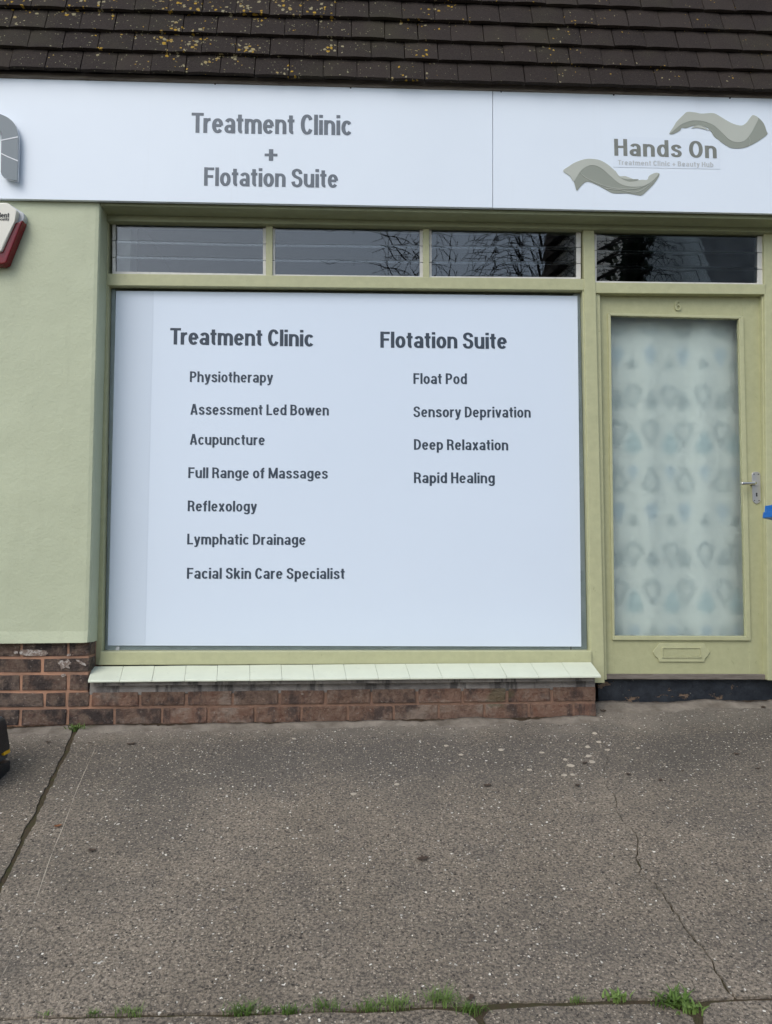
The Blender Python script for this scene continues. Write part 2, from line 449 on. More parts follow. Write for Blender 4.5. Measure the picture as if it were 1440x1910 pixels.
# ------------------------------------------------------------------ object helpers
def link(o, parent=None):
    COL.objects.link(o)
    if parent is not None:
        o.parent = parent
        p = parent
        loc = Vector((0, 0, 0))
        while p is not None:
            loc += p.location
            p = p.parent
        o.matrix_parent_inverse = Matrix.Identity(4)
        o.location = o.location - loc
    return o
def tag(o, label=None, cat=None, group=None, kind=None):
    if label: o['label'] = label
    if cat: o['category'] = cat
    if group: o['group'] = group
    if kind: o['kind'] = kind
    return o
def empty(name, loc, parent=None):
    o = bpy.data.objects.new(name, None)
    o.empty_display_size = 0.1
    o.location = Vector(loc)
    return link(o, parent)
def finish(name, bm, mat, parent=None, smooth=False, org=None):
    """one mesh object, its origin moved to the foot of its box (or to org)"""
    bmesh.ops.recalc_face_normals(bm, faces=bm.faces)
    if org is None:
        xs = [v.co for v in bm.verts]
        lo = Vector((min(v.x for v in xs), min(v.y for v in xs), min(v.z for v in xs)))
        hi = Vector((max(v.x for v in xs), max(v.y for v in xs), max(v.z for v in xs)))
        org = Vector(((lo.x + hi.x) / 2, (lo.y + hi.y) / 2, lo.z))
    org = Vector(org)
    for v in bm.verts:
        v.co -= org
    me = bpy.data.meshes.new(name)
    bm.to_mesh(me)
    bm.free()
    if smooth:
        for p in me.polygons:
            p.use_smooth = True
    for m_ in (mat if isinstance(mat, (list, tuple)) else [mat]):
        me.materials.append(m_)
    o = bpy.data.objects.new(name, me)
    o.location = org
    return link(o, parent)
def add_prism(bm, front, back, bevel=0.0, seg=1, mi=0):
    a = [bm.verts.new(p) for p in front]
    b = [bm.verts.new(p) for p in back]
    fs = [bm.faces.new(a), bm.faces.new(b[::-1])]
    n = len(a)
    for i in range(n):
        fs.append(bm.faces.new((a[i], b[i], b[(i + 1) % n], a[(i + 1) % n])))
    for f in fs:
        f.material_index = mi
    if bevel > 0:
        es = set()
        for f in fs:
            es.update(f.edges)
        bmesh.ops.bevel(bm, geom=list(es), offset=bevel, segments=seg, profile=0.6, affect='EDGES')
def add_box(bm, lo, hi, bevel=0.0, seg=1, mi=0):
    x0, y0, z0 = lo
    x1, y1, z1 = hi
    f = [Vector((x0, y0, z1)), Vector((x1, y0, z1)), Vector((x1, y0, z0)), Vector((x0, y0, z0))]
    b = [p + Vector((0, y1 - y0, 0)) for p in f]
    add_prism(bm, f, b, bevel, seg, mi)
def pxboard(name, quad, Y, depth, mat, parent, bevel=0.002, seg=2):
    """an upright board: four measured corners on the plane Y, extruded back by depth"""
    bm = bmesh.new()
    f = [P(x, y, Y) for x, y in quad]
    add_prism(bm, f, [p + Vector((0, depth, 0)) for p in f], bevel, seg)
    return finish(name, bm, mat, parent)
def poly_mesh(name, pts, Y, mat, parent, thick=0.0006):
    bm = bmesh.new()
    f = [P(x, y, Y) for x, y in pts]
    sheet(bm, f, thick)
    return finish(name, bm, mat, parent)
def sheet(bm, f, thick):
    """a flat cut-out of any outline, with real edges"""
    tris = tessellate_polygon([[Vector((p.x, p.z, 0)) for p in f]])
    a = [bm.verts.new(p) for p in f]
    b = [bm.verts.new(p + Vector((0, thick, 0))) for p in f]
    for t_ in tris:
        if len(set(t_)) == 3:
            bm.faces.new([a[i] for i in t_])
            bm.faces.new([b[i] for i in t_[::-1]])
    n = len(a)
    for i in range(n):
        bm.faces.new((a[i], b[i], b[(i + 1) % n], a[(i + 1) % n]))
def spline(pts, n=6, closed=False):
    out = []
    m = len(pts)
    rng = range(m) if closed else range(m - 1)
    for i in rng:
        p0 = pts[(i - 1) % m] if (closed or i > 0) else pts[i]
        p1 = pts[i]
        p2 = pts[(i + 1) % m]
        p3 = pts[(i + 2) % m] if (closed or i + 2 < m) else p2
        for j in range(n):
            t = j / n
            out.append(tuple(0.5 * ((2 * b) + (-a + c) * t + (2 * a - 5 * b + 4 * c - d) * t * t + (-a + 3 * b - 3 * c + d) * t ** 3) for a, b, c, d in zip(p0, p1, p2, p3)))
    if not closed:
        out.append(tuple(pts[-1]))
    return out

# ------------------------------------------------------------------ condensed bold lettering drawn with a broad nib
SX, SY = 0.203, 0.148
def arc(cx, cy, rx, ry, a0, a1, n=None, e=2.12):
    n = n or max(4, int(abs(a1 - a0) / 14))
    out = []
    for i in range(n + 1):
        a = R(a0 + (a1 - a0) * i / n)
        c, s = math.cos(a), math.sin(a)
        out.append((cx + rx * math.copysign(abs(c) ** (2 / e), c), cy + ry * math.copysign(abs(s) ** (2 / e), s)))
    return out
def glyphs():
    g = {}
    X = 0.735
    top, bot = X - 0.07, 0.07
    cy, ry = (top + bot) / 2, (top - bot) / 2
    st = lambda x, a, b: [(x, a), (x, b)]
    hb = lambda y, a, b: [(a, y), (b, y)]
    arch = lambda x0, x1, yb=0.0: arc((x0 + x1) / 2, 0.46, (x1 - x0) / 2, top - 0.46, 180, 0) + [(x1, yb)]
    g['n'] = (0.56, [st(.095, 0, X), arch(.095, .465)])
    g['m'] = (0.85, [st(.095, 0, X), arch(.095, .425), arch(.425, .755)])
    g['h'] = (0.56, [st(.095, 0, 1), arch(.095, .465)])
    g['r'] = (0.37, [st(.095, 0, X), arc(.33, .42, .235, .255, 180, 85)])
    g['u'] = (0.56, [st(.465, 0, X), [(.095, X)] + arc(.28, .29, .185, .22, 180, 360)])
    g['o'] = (0.56, [arc(.28, cy, .185, ry, 0, 360)])
    g['e'] = (0.55, [hb(cy + .01, .12, .46), arc(.275, cy, .18, ry, 2, 322)])
    g['c'] = (0.52, [arc(.275, cy, .18, ry, 38, 322)])
    g['a'] = (0.54, [[(.44, 0)] + [(.44, .48)] + arc(.275, .50, .165, .18, 0, 160)[1:], arc(.255, .215, .16, .145, 0, 360)])
    g['t'] = (0.35, [[(.165, .94)] + arc(.275, .20, .11, .128, 180, 275), hb(X - .065, 0, .34)])
    g['l'] = (0.19, [st(.095, 0, 1)])
    g['i'] = (0.19, [st(.095, 0, X), st(.095, .85, 1)])
    g['f'] = (0.37, [[(.17, 0)] + arc(.31, .79, .14, .138, 180, 80), hb(X - .065, 0, .34)])
    g['s'] = (0.52, [spline([(.425, .53), (.385, .635), (.265, .682), (.145, .63), (.115, .545), (.165, .45), (.275, .39), (.385, .325), (.43, .225), (.385, .11), (.26, .066), (.13, .11), (.085, .22)], 3)])
    g['d'] = (0.56, [st(.465, 0, 1), arc(.28, cy, .185, ry, 0, 360)])
    g['p'] = (0.56, [st(.095, -.25, X), arc(.28, cy, .185, ry, 0, 360)])
    g['b'] = (0.56, [st(.095, 0, 1), arc(.28, cy, .185, ry, 0, 360)])
    g['g'] = (0.56, [[(.465, X)] + arc(.28, -.02, .185, .165, 0, -160), arc(.28, .39, .185, .29, 0, 360)])
    g['y'] = (0.52, [[(.075, X), (.265, .02)], [(.445, X), (.25, -.05), (.20, -.155), (.04, -.175)]])
    g['k'] = (0.54, [st(.095, 0, 1), [(.13, .25), (.44, X)], [(.24, .44), (.46, 0)]])
    g['x'] = (0.52, [[(.08, X), (.44, 0)], [(.44, X), (.08, 0)]])
    g['w'] = (0.80, [[(.075, X), (.225, 0)], [(.225, 0), (.40, X)], [(.40, X), (.575, 0)], [(.575, 0), (.725, X)]])
    g['v'] = (0.52, [[(.075, X), (.26, 0)], [(.445, X), (.26, 0)]])
    g['T'] = (0.60, [hb(.922, 0, .60), st(.30, 0, .9)])
    g['F'] = (0.53, [st(.095, 0, 1), hb(.922, .05, .53), hb(.51, .05, .48)])
    g['P'] = (0.58, [st(.095, 0, 1), [(.05, .922)] + arc(.28, .69, .205, .232, 90, -90) + [(.05, .458)]])
    g['R'] = (0.61, [st(.095, 0, 1), [(.05, .922)] + arc(.28, .70, .21, .222, 90, -90) + [(.05, .478)], [(.33, .478), (.45, .40), (.49, .15), (.53, 0)]])
    g['B'] = (0.61, [st(.095, 0, 1), [(.05, .922)] + arc(.28, .725, .19, .197, 90, -90) + [(.05, .528)], [(.05, .528)] + arc(.29, .303, .215, .225, 90, -90) + [(.05, .078)]])
    g['D'] = (0.62, [st(.095, 0, 1), [(.05, .922)] + arc(.25, .5, .27, .422, 90, -90) + [(.05, .078)]])
    g['A'] = (0.64, [[(.09, 0), (.30, 1)], [(.55, 0), (.34, 1)], hb(.27, .14, .50)])
    g['L'] = (0.50, [st(.095, 0, 1), hb(.078, .05, .50)])
    g['M'] = (0.80, [st(.095, 0, 1), st(.705, 0, 1), [(.10, .98), (.40, .06)], [(.70, .98), (.40, .06)]])
    g['S'] = (0.60, [spline([(.49, .72), (.455, .86), (.30, .935), (.15, .87), (.11, .74), (.16, .62), (.30, .535), (.44, .46), (.50, .30), (.45, .13), (.30, .065), (.14, .13), (.09, .30)], 3)])
    g['C'] = (0.61, [arc(.315, .5, .22, .435, 32, 328)])
    g['H'] = (0.62, [st(.095, 0, 1), st(.525, 0, 1), hb(.53, .1, .52)])
    g['O'] = (0.66, [arc(.33, .5, .235, .435, 0, 360)])
    g['+'] = (0.56, [hb(.36, 0, .56), st(.28, .06, .66)])
    g['6'] = (0.56, [arc(.28, .32, .185, .25, 0, 360), arc(.30, .5, .205, .43, 180, 60)])
    return g
GL = glyphs()
def stroke_strip(pts, sx, sy):
    p = []
    for q in pts:
        if not p or (abs(q[0] - p[-1][0]) + abs(q[1] - p[-1][1])) > 1e-5:
            p.append(q)
    closed = len(p) > 3 and abs(p[0][0] - p[-1][0]) + abs(p[0][1] - p[-1][1]) < 1e-4
    n = len(p)
    L, Rr = [], []
    for i in range(n):
        if closed and i in (0, n - 1):
            a, b = p[n - 2], p[1]
        else:
            a, b = p[max(0, i - 1)], p[min(n - 1, i + 1)]
        tx, ty = b[0] - a[0], b[1] - a[1]
        ll = math.hypot(tx, ty) or 1
        nx, ny = -ty / ll, tx / ll
        h = math.hypot(nx * sx / 2, ny * sy / 2)
        L.append((p[i][0] + nx * h, p[i][1] + ny * h))
        Rr.append((p[i][0] - nx * h, p[i][1] - ny * h))
    return L, Rr
def lettering(text, left, right, cap, Y, mat, parent, name='lettering', gap=0.062, bold=1.0, relief=0.0008):
    """left, right: measured ends of the baseline; cap: measured cap height"""
    x = 0.0
    strips = []
    for ch in text:
        if ch == ' ':
            x += 0.25
            continue
        wd, ss = GL[ch]
        for s in ss:
            strips.append([[(u + x, v) for u, v in q] for q in stroke_strip(s, SX * bold, SY * bold)])
        x += wd + gap - (0.07 if ch == 'T' else 0.0)
    total = x - gap
    A, B = P(left[0], left[1], Y), P(right[0], right[1], Y)
    hgt = P(left[0], left[1] - cap, Y).z - A.z
    bm = bmesh.new()
    for i, (L, Rr) in enumerate(strips):
        dy = -relief - 0.00012 * (i % 7)
        def W(q):
            return A + (B - A) * (q[0] / total) + Vector((0, dy, q[1] * hgt))
        lv = [bm.verts.new(W(q)) for q in L]
        rv = [bm.verts.new(W(q)) for q in Rr]
        for j in range(len(lv) - 1):
            bm.faces.new((lv[j], rv[j], rv[j + 1], lv[j + 1]))
    for f in bm.faces:
        f.normal_update()
        if f.normal.y > 0:
            f.normal_flip()
    org = (A + B) / 2
    for v in bm.verts:
        v.co -= org
    me = bpy.data.meshes.new(name)
    bm.to_mesh(me)
    bm.free()
    me.materials.append(mat)
    o = bpy.data.objects.new(name, me)
    o.location = org
    return link(o, parent)

# ------------------------------------------------------------------ ground
YN = -2.6
def edge_jit(pts, amp, step=0.03, seed=0):
    """resample a ground polyline and roughen it sideways"""
    out = []
    for i in range(len(pts) - 1):
        a, b = pts[i], pts[i + 1]
        n = max(1, int((b - a).length / step))
        for j in range(n):
            q = a.lerp(b, j / n)
            d = (b - a).normalized()
            s = noise.noise(Vector((q.x * 9 + seed, q.y * 9, seed))) * amp + noise.noise(Vector((q.x * 40 + seed, q.y * 40, seed))) * amp * 0.6
            out.append(Vector((q.x - d.y * s, q.y + d.x * s, 0)))
    out.append(Vector((pts[-1].x, pts[-1].y, 0)))
    return out
def g2(px, py):
    v = PG(px, py)
    return Vector((v.x, v.y, 0))
XL, XR = -4.2, 4.6
def slab(name, outline, mat, parent, dz=0.0, tilt=0.0):
    bm = bmesh.new()
    top = [bm.verts.new((p.x, p.y, G(p.x, p.y) + dz + tilt * p.x)) for p in outline]
    low = [bm.verts.new((p.x, p.y, G(p.x, p.y) + dz + tilt * p.x - 0.06)) for p in outline]
    bm.faces.new(top)
    n = len(top)
    for i in range(n):
        bm.faces.new((top[i], low[i], low[(i + 1) % n], top[(i + 1) % n]))
    bmesh.ops.triangulate(bm, faces=[f for f in bm.faces if len(f.verts) > 4])
    return finish(name, bm, mat, parent, org=(0, 0, 0))
# soil bed under the slabs, and the street the forecourt runs down to
bm = bmesh.new()
vs = [bm.verts.new((x, y, G(x, y) - 0.006)) for x, y in ((XL, -4.6), (XR, -4.6), (XR, 0.5), (XL, 0.5))]
bm.faces.new(vs)
tag(finish('soil', bm, M['joint_dirt'], org=(0, 0, 0)), kind='structure')
bm = bmesh.new()
zs = G(0, -4.5) - 0.06
vs = [bm.verts.new(p) for p in ((-600, -1200, zs), (600, -1200, zs), (600, 30, zs), (-600, 30, zs))]
bm.faces.new(vs)
tag(finish('street', bm, M['asphalt'], org=(0, 0, zs)), kind='structure')

pavement = empty('pavement', (0, -1.5, G(0, -1.5)))
tag(pavement, kind='structure')
gro = [g2(141, 1362), g2(118, 1412), g2(93, 1462), g2(60, 1532), g2(24, 1606), g2(-10, 1672)]
dirn = (gro[-1] - gro[0]).normalized()
# the dummy joint runs on beyond the frame down to the cross joint
crossY_l = g2(0, 1897).y
gend = gro[-1] + dirn * ((crossY_l - gro[-1].y) / dirn.y)
gpts = [gro[0] - dirn * 0.30] + gro + [gend]
side = Vector((dirn.y, -dirn.x, 0))
if side.x < 0: side = -side
gw = 0.010
cross_px = [(-10, 1898), (100, 1894), (240, 1891), (335, 1888), (430, 1888), (520, 1886), (600, 1882), (690, 1879), (760, 1876), (860, 1872), (960, 1867), (1060, 1865), (1140, 1862), (1220, 1864), (1290, 1864), (1360, 1861), (1450, 1857)]
cross = [g2(*q) for q in cross_px]
crossL = edge_jit([Vector((XL, cross[0].y - 0.05, 0))] + [gend - side * gw], 0.004, seed=3)
mid0 = gend + side * gw
right_ext = Vector((XR, cross[-1].y + 0.07, 0))
crossR_all = [q for q in cross if q.x > mid0.x + 0.02]
crack_px = [(1120, 1375), (1135, 1400), (1137, 1420), (1125, 1437), (1130, 1462), (1145, 1490), (1152, 1510), (1168, 1535), (1188, 1555), (1183, 1597), (1195, 1617), (1196, 1634), (1220, 1650), (1240, 1680), (1255, 1700), (1275, 1728), (1295, 1747), (1315, 1770), (1330, 1805), (1345, 1830), (1372, 1860)]
crack = [g2(*q) for q in crack_px]
crack = [Vector((crack[0].x - 0.02, 0.30, 0))] + crack
ck = edge_jit(crack, 0.013, 0.007, 9)
def crack_w(q):
    t = max(0.0, min(1.0, (-q.y - 0.25) / 1.4))
    base = 0.0007 + 0.0026 * t
    return base * (0.55 + 1.1 * abs(noise.noise(Vector((q.x * 6, q.y * 6, 4)))) * 2)
ckL = [Vector((q.x - crack_w(q), q.y, 0)) for q in ck]
ckR = [Vector((q.x + crack_w(q), q.y, 0)) for q in ck]
ckend = crack[-1]
gL = edge_jit([q - side * gw for q in gpts], 0.008, 0.012, 1)
gR = edge_jit([q + side * gw for q in gpts], 0.008, 0.012, 2)
YB = 0.30
s1 = slab('slab', [Vector((XL, YB, 0)), Vector((XL, crossL[0].y, 0))] + crossL[1:-1] + gL[::-1] + [Vector((gL[0].x, YB, 0))], M['pave2'], pavement, -0.0015)
cLeft = edge_jit([mid0] + [q for q in crossR_all if q.x < ckend.x - 0.02] + [ckL[-1]], 0.005, 0.025, 5)
s2 = slab('slab', [Vector((gR[0].x, YB, 0))] + gR[:-1] + cLeft + ckL[::-1][1:], M['pave'], pavement, 0.0)
cRight = edge_jit([ckR[-1]] + [q for q in crossR_all if q.x > ckend.x + 0.02] + [right_ext], 0.005, 0.025, 6)
s3 = slab('slab', ckR[:-1] + cRight + [Vector((XR, YB, 0))], M['pave'], pavement, 0.0015)
# the slabs on the near side of the cross joint, one with a broken corner
NB = -4.55
def near_edge(pxs, off, seed):
    pts = [g2(*q) for q in pxs]
    return edge_jit([Vector((p.x, p.y - off, 0)) for p in pts], 0.006, 0.025, seed)
e1 = near_edge([(-10, 1899), (240, 1893), (430, 1890), (600, 1885), (690, 1884), (790, 1880), (842, 1879), (872, 1886), (886, 1900), (905, 1925)], 0.006, 11)
slab('slab', [Vector((XL, cross[0].y - 0.06, 0))] + e1 + [Vector((e1[-1].x + 0.05, NB, 0)), Vector((XL, NB, 0))], M['pave'], pavement, -0.0015)
e2 = near_edge([(900, 1893), (912, 1878), (1010, 1873), (1140, 1869), (1240, 1868), (1268, 1880), (1292, 1893), (1300, 1920)], 0.005, 12)
slab('slab', [Vector((e2[0].x + 0.012, NB, 0))] + [Vector((e2[0].x + 0.02, e2[0].y - 0.1, 0))] + e2 + [Vector((e2[-1].x, NB, 0))], M['pave2'], pavement, -0.0020)
e3 = near_edge([(1316, 1920), (1310, 1885), (1325, 1868), (1380, 1864), (1450, 1861)], 0.004, 13)
slab('slab', [Vector((e3[0].x, NB, 0))] + e3 + [Vector((XR, right_ext.y - 0.008, 0)), Vector((XR, NB, 0))], M['pave'], pavement, -0.0010)
# cement fillet along the foot of the wall
def fillet(x0, x1, y0, width, hgt, seed):
    bm = bmesh.new()
    rows = []
    n = int((x1 - x0) / 0.02)
    for i in range(n + 1):
        x = x0 + (x1 - x0) * i / n
        row = []
        wd = width * (0.8 + 0.7 * noise.noise(Vector((x * 3.1, seed, 0)))) + 0.012 * noise.noise(Vector((x * 23, seed, 2)))
        hh = hgt * (0.85 + 0.9 * noise.noise(Vector((x * 4.3, seed, 5)))) + 0.003 * noise.noise(Vector((x * 37, seed, 1)))
        off = 0.006 + 0.022 * abs(noise.noise(Vector((x * 13, seed, 8))))
        for j in range(7):
            t = j / 6
            y = y0 - off - wd * t
            zz = G(x, y) - 0.002 + max(0.002, hh) * (1 - t) ** 1.6 + (0.0022 * noise.noise(Vector((x * 30, y * 30, seed))) if j < 6 else -0.004)
            row.append(bm.verts.new((x, y, zz)))
        row.insert(0, bm.verts.new((x, y0 - off + 0.001, G(x, y0) - 0.03)))
        rows.append(row)
    for a, b in zip(rows, rows[1:]):
        for j in range(7):
            bm.faces.new((a[j], a[j + 1], b[j + 1], b[j]))
    return finish('cement_fillet', bm, M['fil'], pavement, smooth=True, org=(0, 0, 0))
k = NT('cement_fillet')
cc = k.mix(k.ramp(k.noise(11, 6, 0.65), [(0.33, 0), (0.66, 1)]), (0.145, 0.122, 0.095), (0.285, 0.25, 0.20))
cc = k.mix(k.ramp(k.noise(70, 5, 0.7), [(0.55, 0), (0.75, 0.6)]), cc, (0.085, 0.075, 0.062))
k.col(cc)
k.bump(k.noise(120, 5, 0.7), 0.8, 0.006)
M['fil'] = k.set(0.9, 0.2)

# ------------------------------------------------------------------ the building
building = tag(empty('shop_building', (0, 0, G0)), 'single storey shop front with green painted walls, olive timber and tiled roof', 'shop')
YW, YR, YF, YS = 0.0, -0.016, 0.105, -0.040       # brick face, render face, window timber face, fascia sign face
xe = P(1112, 1320, YW).x                            # right-hand end of the brickwork under the window
groove_gap = gro[0].x
fillet(XL, groove_gap - 0.012, YW, 0.085, 0.010, 1)
fillet(groove_gap + 0.015, xe + 0.005, YW, 0.095, 0.013, 2)
fillet(xe + 0.006, P(1900, 1310, 0.15).x, 0.15, 0.16, 0.020, 3)

for xa, xb, yy in ((XL, xe, YW), (xe, P(1540, 1310, 0.15).x, 0.153)):
    bm = bmesh.new()
    n = int((xb - xa) / 0.015)
    prev = None
    for i in range(n + 1):
        x = xa + (xb - xa) * i / n
        hh = 0.004 + 0.009 * max(0, noise.noise(Vector((x * 11, yy, 3)))) + 0.004 * noise.noise(Vector((x * 45, yy, 6)))
        cur = [bm.verts.new((x, yy + 0.004, G(x, yy) + hh + 0.004)), bm.verts.new((x, yy - 0.012, G(x, yy - 0.012) + hh * 0.7)), bm.verts.new((x, yy - 0.034, G(x, yy - 0.034) - 0.004))]
        if prev:
            bm.faces.new((prev[0], prev[1], cur[1], cur[0]))
            bm.faces.new((prev[1], prev[2], cur[2], cur[1]))
        prev = cur
    tag(finish('dirt_line', bm, M['dirt'], pavement, smooth=True), kind='stuff')
# brickwork
z_sill_under = P(600, 1274, YW).z
zb = G0 - 0.045
brick_wall = None
bm = bmesh.new()
xp = P(166, 1250, YW).x                             # right-hand face of the left pier
ztop_left = P(60, 1190, YW).z
add_box(bm, (XL, YW + 0.0035, zb - 0.1), (xp - 0.004, YW + 0.21, ztop_left))
add_box(bm, (xp - 0.0035, YW + 0.004, zb - 0.1), (xe - 0.004, YW + 0.209, P(600, 1292, YW).z))
brick_wall = finish('brick_wall', bm, M['mortar'], building)
brick_meshes = {}
def brick(x0, x1, z0, z1, seed, proud=0.0):
    bm = bmesh.new()
    j = lambda a: (noise.noise(Vector((seed * 1.7, a * 3.1, 0.5)))) * 0.0045
    f = [Vector((x0 + j(1), YW - proud, z1 + j(2))), Vector((x1 + j(3), YW - proud + j(9) * .6, z1 + j(4))), Vector((x1 + j(5), YW - proud, z0 + j(6))), Vector((x0 + j(7), YW - proud + j(10) * .6, z0 + j(8)))]
    add_prism(bm, f, [p + Vector((0, 0.09, 0)) for p in f], 0.0045, 2)
    return finish('brick', bm, M['brick2'] if x0 > xp - 0.06 else M['brick'], brick_wall)
zrow = [P(80, y, YW).z for y in (1347, 1321, 1290, 1256.5, 1226.5, 1193)]   # course lines, from the ground up
joints = {0: [38, 126, 214, 302, 389], 1: [-8, 82, 124, 168, 260, 347], 2: [37, 126], 3: [-12, 76], 4: [36, 124]}
pit = P(302, 1335, YW).x - P(214, 1335, YW).x
sd = 0
for row in range(5):
    z0, z1 = zrow[row] + 0.0062, zrow[row + 1] - 0.0062
    if row == 0: z0 -= 0.02
    xs = [P(q, 1320, YW).x for q in joints[row]]
    x_end = xe if row < 2 else xp
    q = xs[0]
    while q > XL + 0.1:
        q -= pit
        xs.insert(0, q)
    if row < 2:
        q = xs[-1]
        while q + pit < x_end - 0.06:
            q += pit * (1.0 if (sd * 7 + row) % 5 else 1.0)
            xs.append(q)
    xs.append(x_end + 0.005)
    for a, b in zip(xs, xs[1:]):
        sd += 1
        if row == 4 and abs(a - P(36, 1320, YW).x) < 0.03: pass
        brick(a + 0.0062, b - 0.0062, z0, z1, sd, 0.003 * rnd.random())
def paint_mark(pts, seed):
    c = spline(pts, 6, True)
    c = [(x + 1.6 * noise.noise(Vector((x * .5, y * .5, seed))), y + 1.2 * noise.noise(Vector((x * .5, y * .5, seed + 9)))) for x, y in c]
    poly_mesh('paint_mark', c, YW - 0.0042, M['paintmark'], brick_wall, 0.001)
paint_mark([(38, 1213), (60, 1212), (85, 1214), (86, 1222), (62, 1223), (40, 1222)], 1)
paint_mark([(27, 1214), (33, 1215), (33, 1219), (26, 1219)], 2)
paint_mark([(141, 1231), (150, 1233), (160, 1239), (160, 1242), (150, 1238)], 3)
paint_mark([(108, 1236), (116, 1231), (121, 1234), (127, 1230), (133, 1238), (128, 1241), (130, 1247), (121, 1245), (115, 1249), (112, 1241)], 6)
paint_mark([(114, 1259), (119, 1257), (123, 1260), (117, 1263)], 7)
paint_mark([(126, 1220), (132, 1220), (131, 1223), (125, 1223)], 4)
# cement band under the sill
bm = bmesh.new()
za, zc = P(600, 1291.5, YW).z, P(600, 1262, YW).z
n = 70
prev = None
for i in range(n + 1):
    x = xp + 0.004 + (xe - 0.002 - xp - 0.004) * i / n
    y = YW + 0.002 + 0.004 * noise.noise(Vector((x * 6, 1, 0)))
    lowz = za + 0.005 * noise.noise(Vector((x * 5, 7, 0))) - 0.001
    cur = [bm.verts.new((x, YW + 0.20, lowz)), bm.verts.new((x, y + 0.002, lowz)), bm.verts.new((x, y, lowz + 0.006)), bm.verts.new((x, y + 0.003, (lowz + zc) / 2)), bm.verts.new((x, y + 0.004, zc)), bm.verts.new((x, YW + 0.20, zc))]
    if prev:
        for j in range(5):
            bm.faces.new((prev[j], prev[j + 1], cur[j + 1], cur[j]))
    else:
        bm.faces.new(cur)
    prev = cur
bm.faces.new(prev)
finish('cement_band', bm, M['cement'], building)

# rendered pier, with a belled drip at its foot
bm = bmesh.new()
prof = []
cornerT, cornerB = P(187, 384, YR), P(165.5, 1199, YR)
zt, zl = P(100, 330, YR).z, P(80, 1202, YR).z
n = 40
rows = []
for i in range(n + 1):
    t = i / n
    z = zl + (zt - zl) * t
    xr = cornerB.x + (cornerT.x - cornerB.x) * (z - zl) / (cornerT.z - zl) + 0.0025 * noise.noise(Vector((0, 0, z * 5)))
    y = YR - (0.010 * max(0, 1 - (z - zl) / 0.07) ** 1.5 if z - zl < 0.07 else 0)
    if i == 0:
        row0 = [(XL, y + 0.004, z), (xr - 0.02, y + 0.004, z), (xr - 0.004, y + 0.008, z + 0.002), (xr, y + 0.02, z + 0.004), (xr, 0.30, z + 0.004)]
    row = [(XL, y, z + 0.004), (-2.2, y, z + 0.004), (xr - 0.02, y, z + 0.004 + 0.003 * (i == 0)), (xr - 0.005, y + 0.003, z + 0.008), (xr, y + 0.012, z + 0.008), (xr, 0.30, z + 0.008)]
    rows.append([bm.verts.new(p) for p in row])
bottom = [bm.verts.new(p) for p in ((XL, YW + 0.05, zl), (-2.2, YW + 0.05, zl), (xr - 0.02 - (cornerT.x - cornerB.x), YW + 0.05, zl), (cornerB.x - 0.005, YW + 0.05, zl + 0.004), (cornerB.x - 0.001, YW + 0.05, zl + 0.004), (cornerB.x - 0.001, 0.30, zl + 0.004))]
rows.insert(0, bottom)
for a, b in zip(rows, rows[1:]):
    for j in range(5):
        bm.faces.new((a[j], a[j + 1], b[j + 1], b[j]))
finish('rendered_wall', bm, M['render'], building, smooth=False)

# wall right of the door (just out of the picture)
bm = bmesh.new()
xrw = P(1530, 900, YF).x
add_box(bm, (xrw, YR, G(xrw, 0) - 0.1), (XR, 0.30, zt), 0.006, 2)
finish('rendered_wall', bm, M['render'], building)

# head of the opening: soffit board and stepped head rail
z_so = P(600, 388, YS).z
bm = bmesh.new()
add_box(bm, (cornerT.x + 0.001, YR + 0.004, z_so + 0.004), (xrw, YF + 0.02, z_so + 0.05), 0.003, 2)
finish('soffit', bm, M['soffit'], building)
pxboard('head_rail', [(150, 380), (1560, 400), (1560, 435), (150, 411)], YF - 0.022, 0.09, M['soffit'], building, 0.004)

# shop window: frame members, pane
win = pxboard('shop_window', [(168, 384), (203, 384), (190, 1240), (150, 1240)], YF, 0.09, M['timber'], building)       # left jamb carries the rest
pxboard('mullion', [(1087.5, 400), (1108, 400), (1128, 1274), (1103.5, 1274)], YF - 0.006, 0.10, M['timber'], win, 0.003)
pxboard('transom', [(200, 510), (1090, 520), (1090, 541), (200, 532)], YF - 0.002, 0.085, M['timber'], win, 0.003)
pxboard('bottom_rail', [(187, 1215), (1104, 1214), (1104.5, 1238), (183, 1241)], YF - 0.016, 0.10, M['timber'], win, 0.005)
pxboard('bead', [(1086.5, 541), (1091, 541), (1105, 1215), (1100, 1215)], YF + 0.004, 0.06, M['timber'], win, 0.002)
pxboard('bead', [(198, 531.5), (203.5, 531.5), (190.5, 1216), (185, 1216)], YF + 0.006, 0.06, M['timber'], win, 0.002)
YG = YF + 0.036
pxboard('pane', [(196, 525), (1098, 535), (1104, 1222), (184, 1222)], YG, 0.006, M['glass'], win, 0)
pxboard('head_rail', [(190, 404), (1092, 418), (1092, 426), (190, 414)], YF + 0.002, 0.07, M['timber'], win, 0.002)
pxboard('post', [(496, 416), (508.5, 416), (508, 520), (496, 520)], YF + 0.004, 0.07, M['timber'], win, 0.002)
pxboard('post', [(789, 420), (800.5, 420), (801, 524), (789.5, 524)], YF + 0.004, 0.07, M['timber'], win, 0.002)
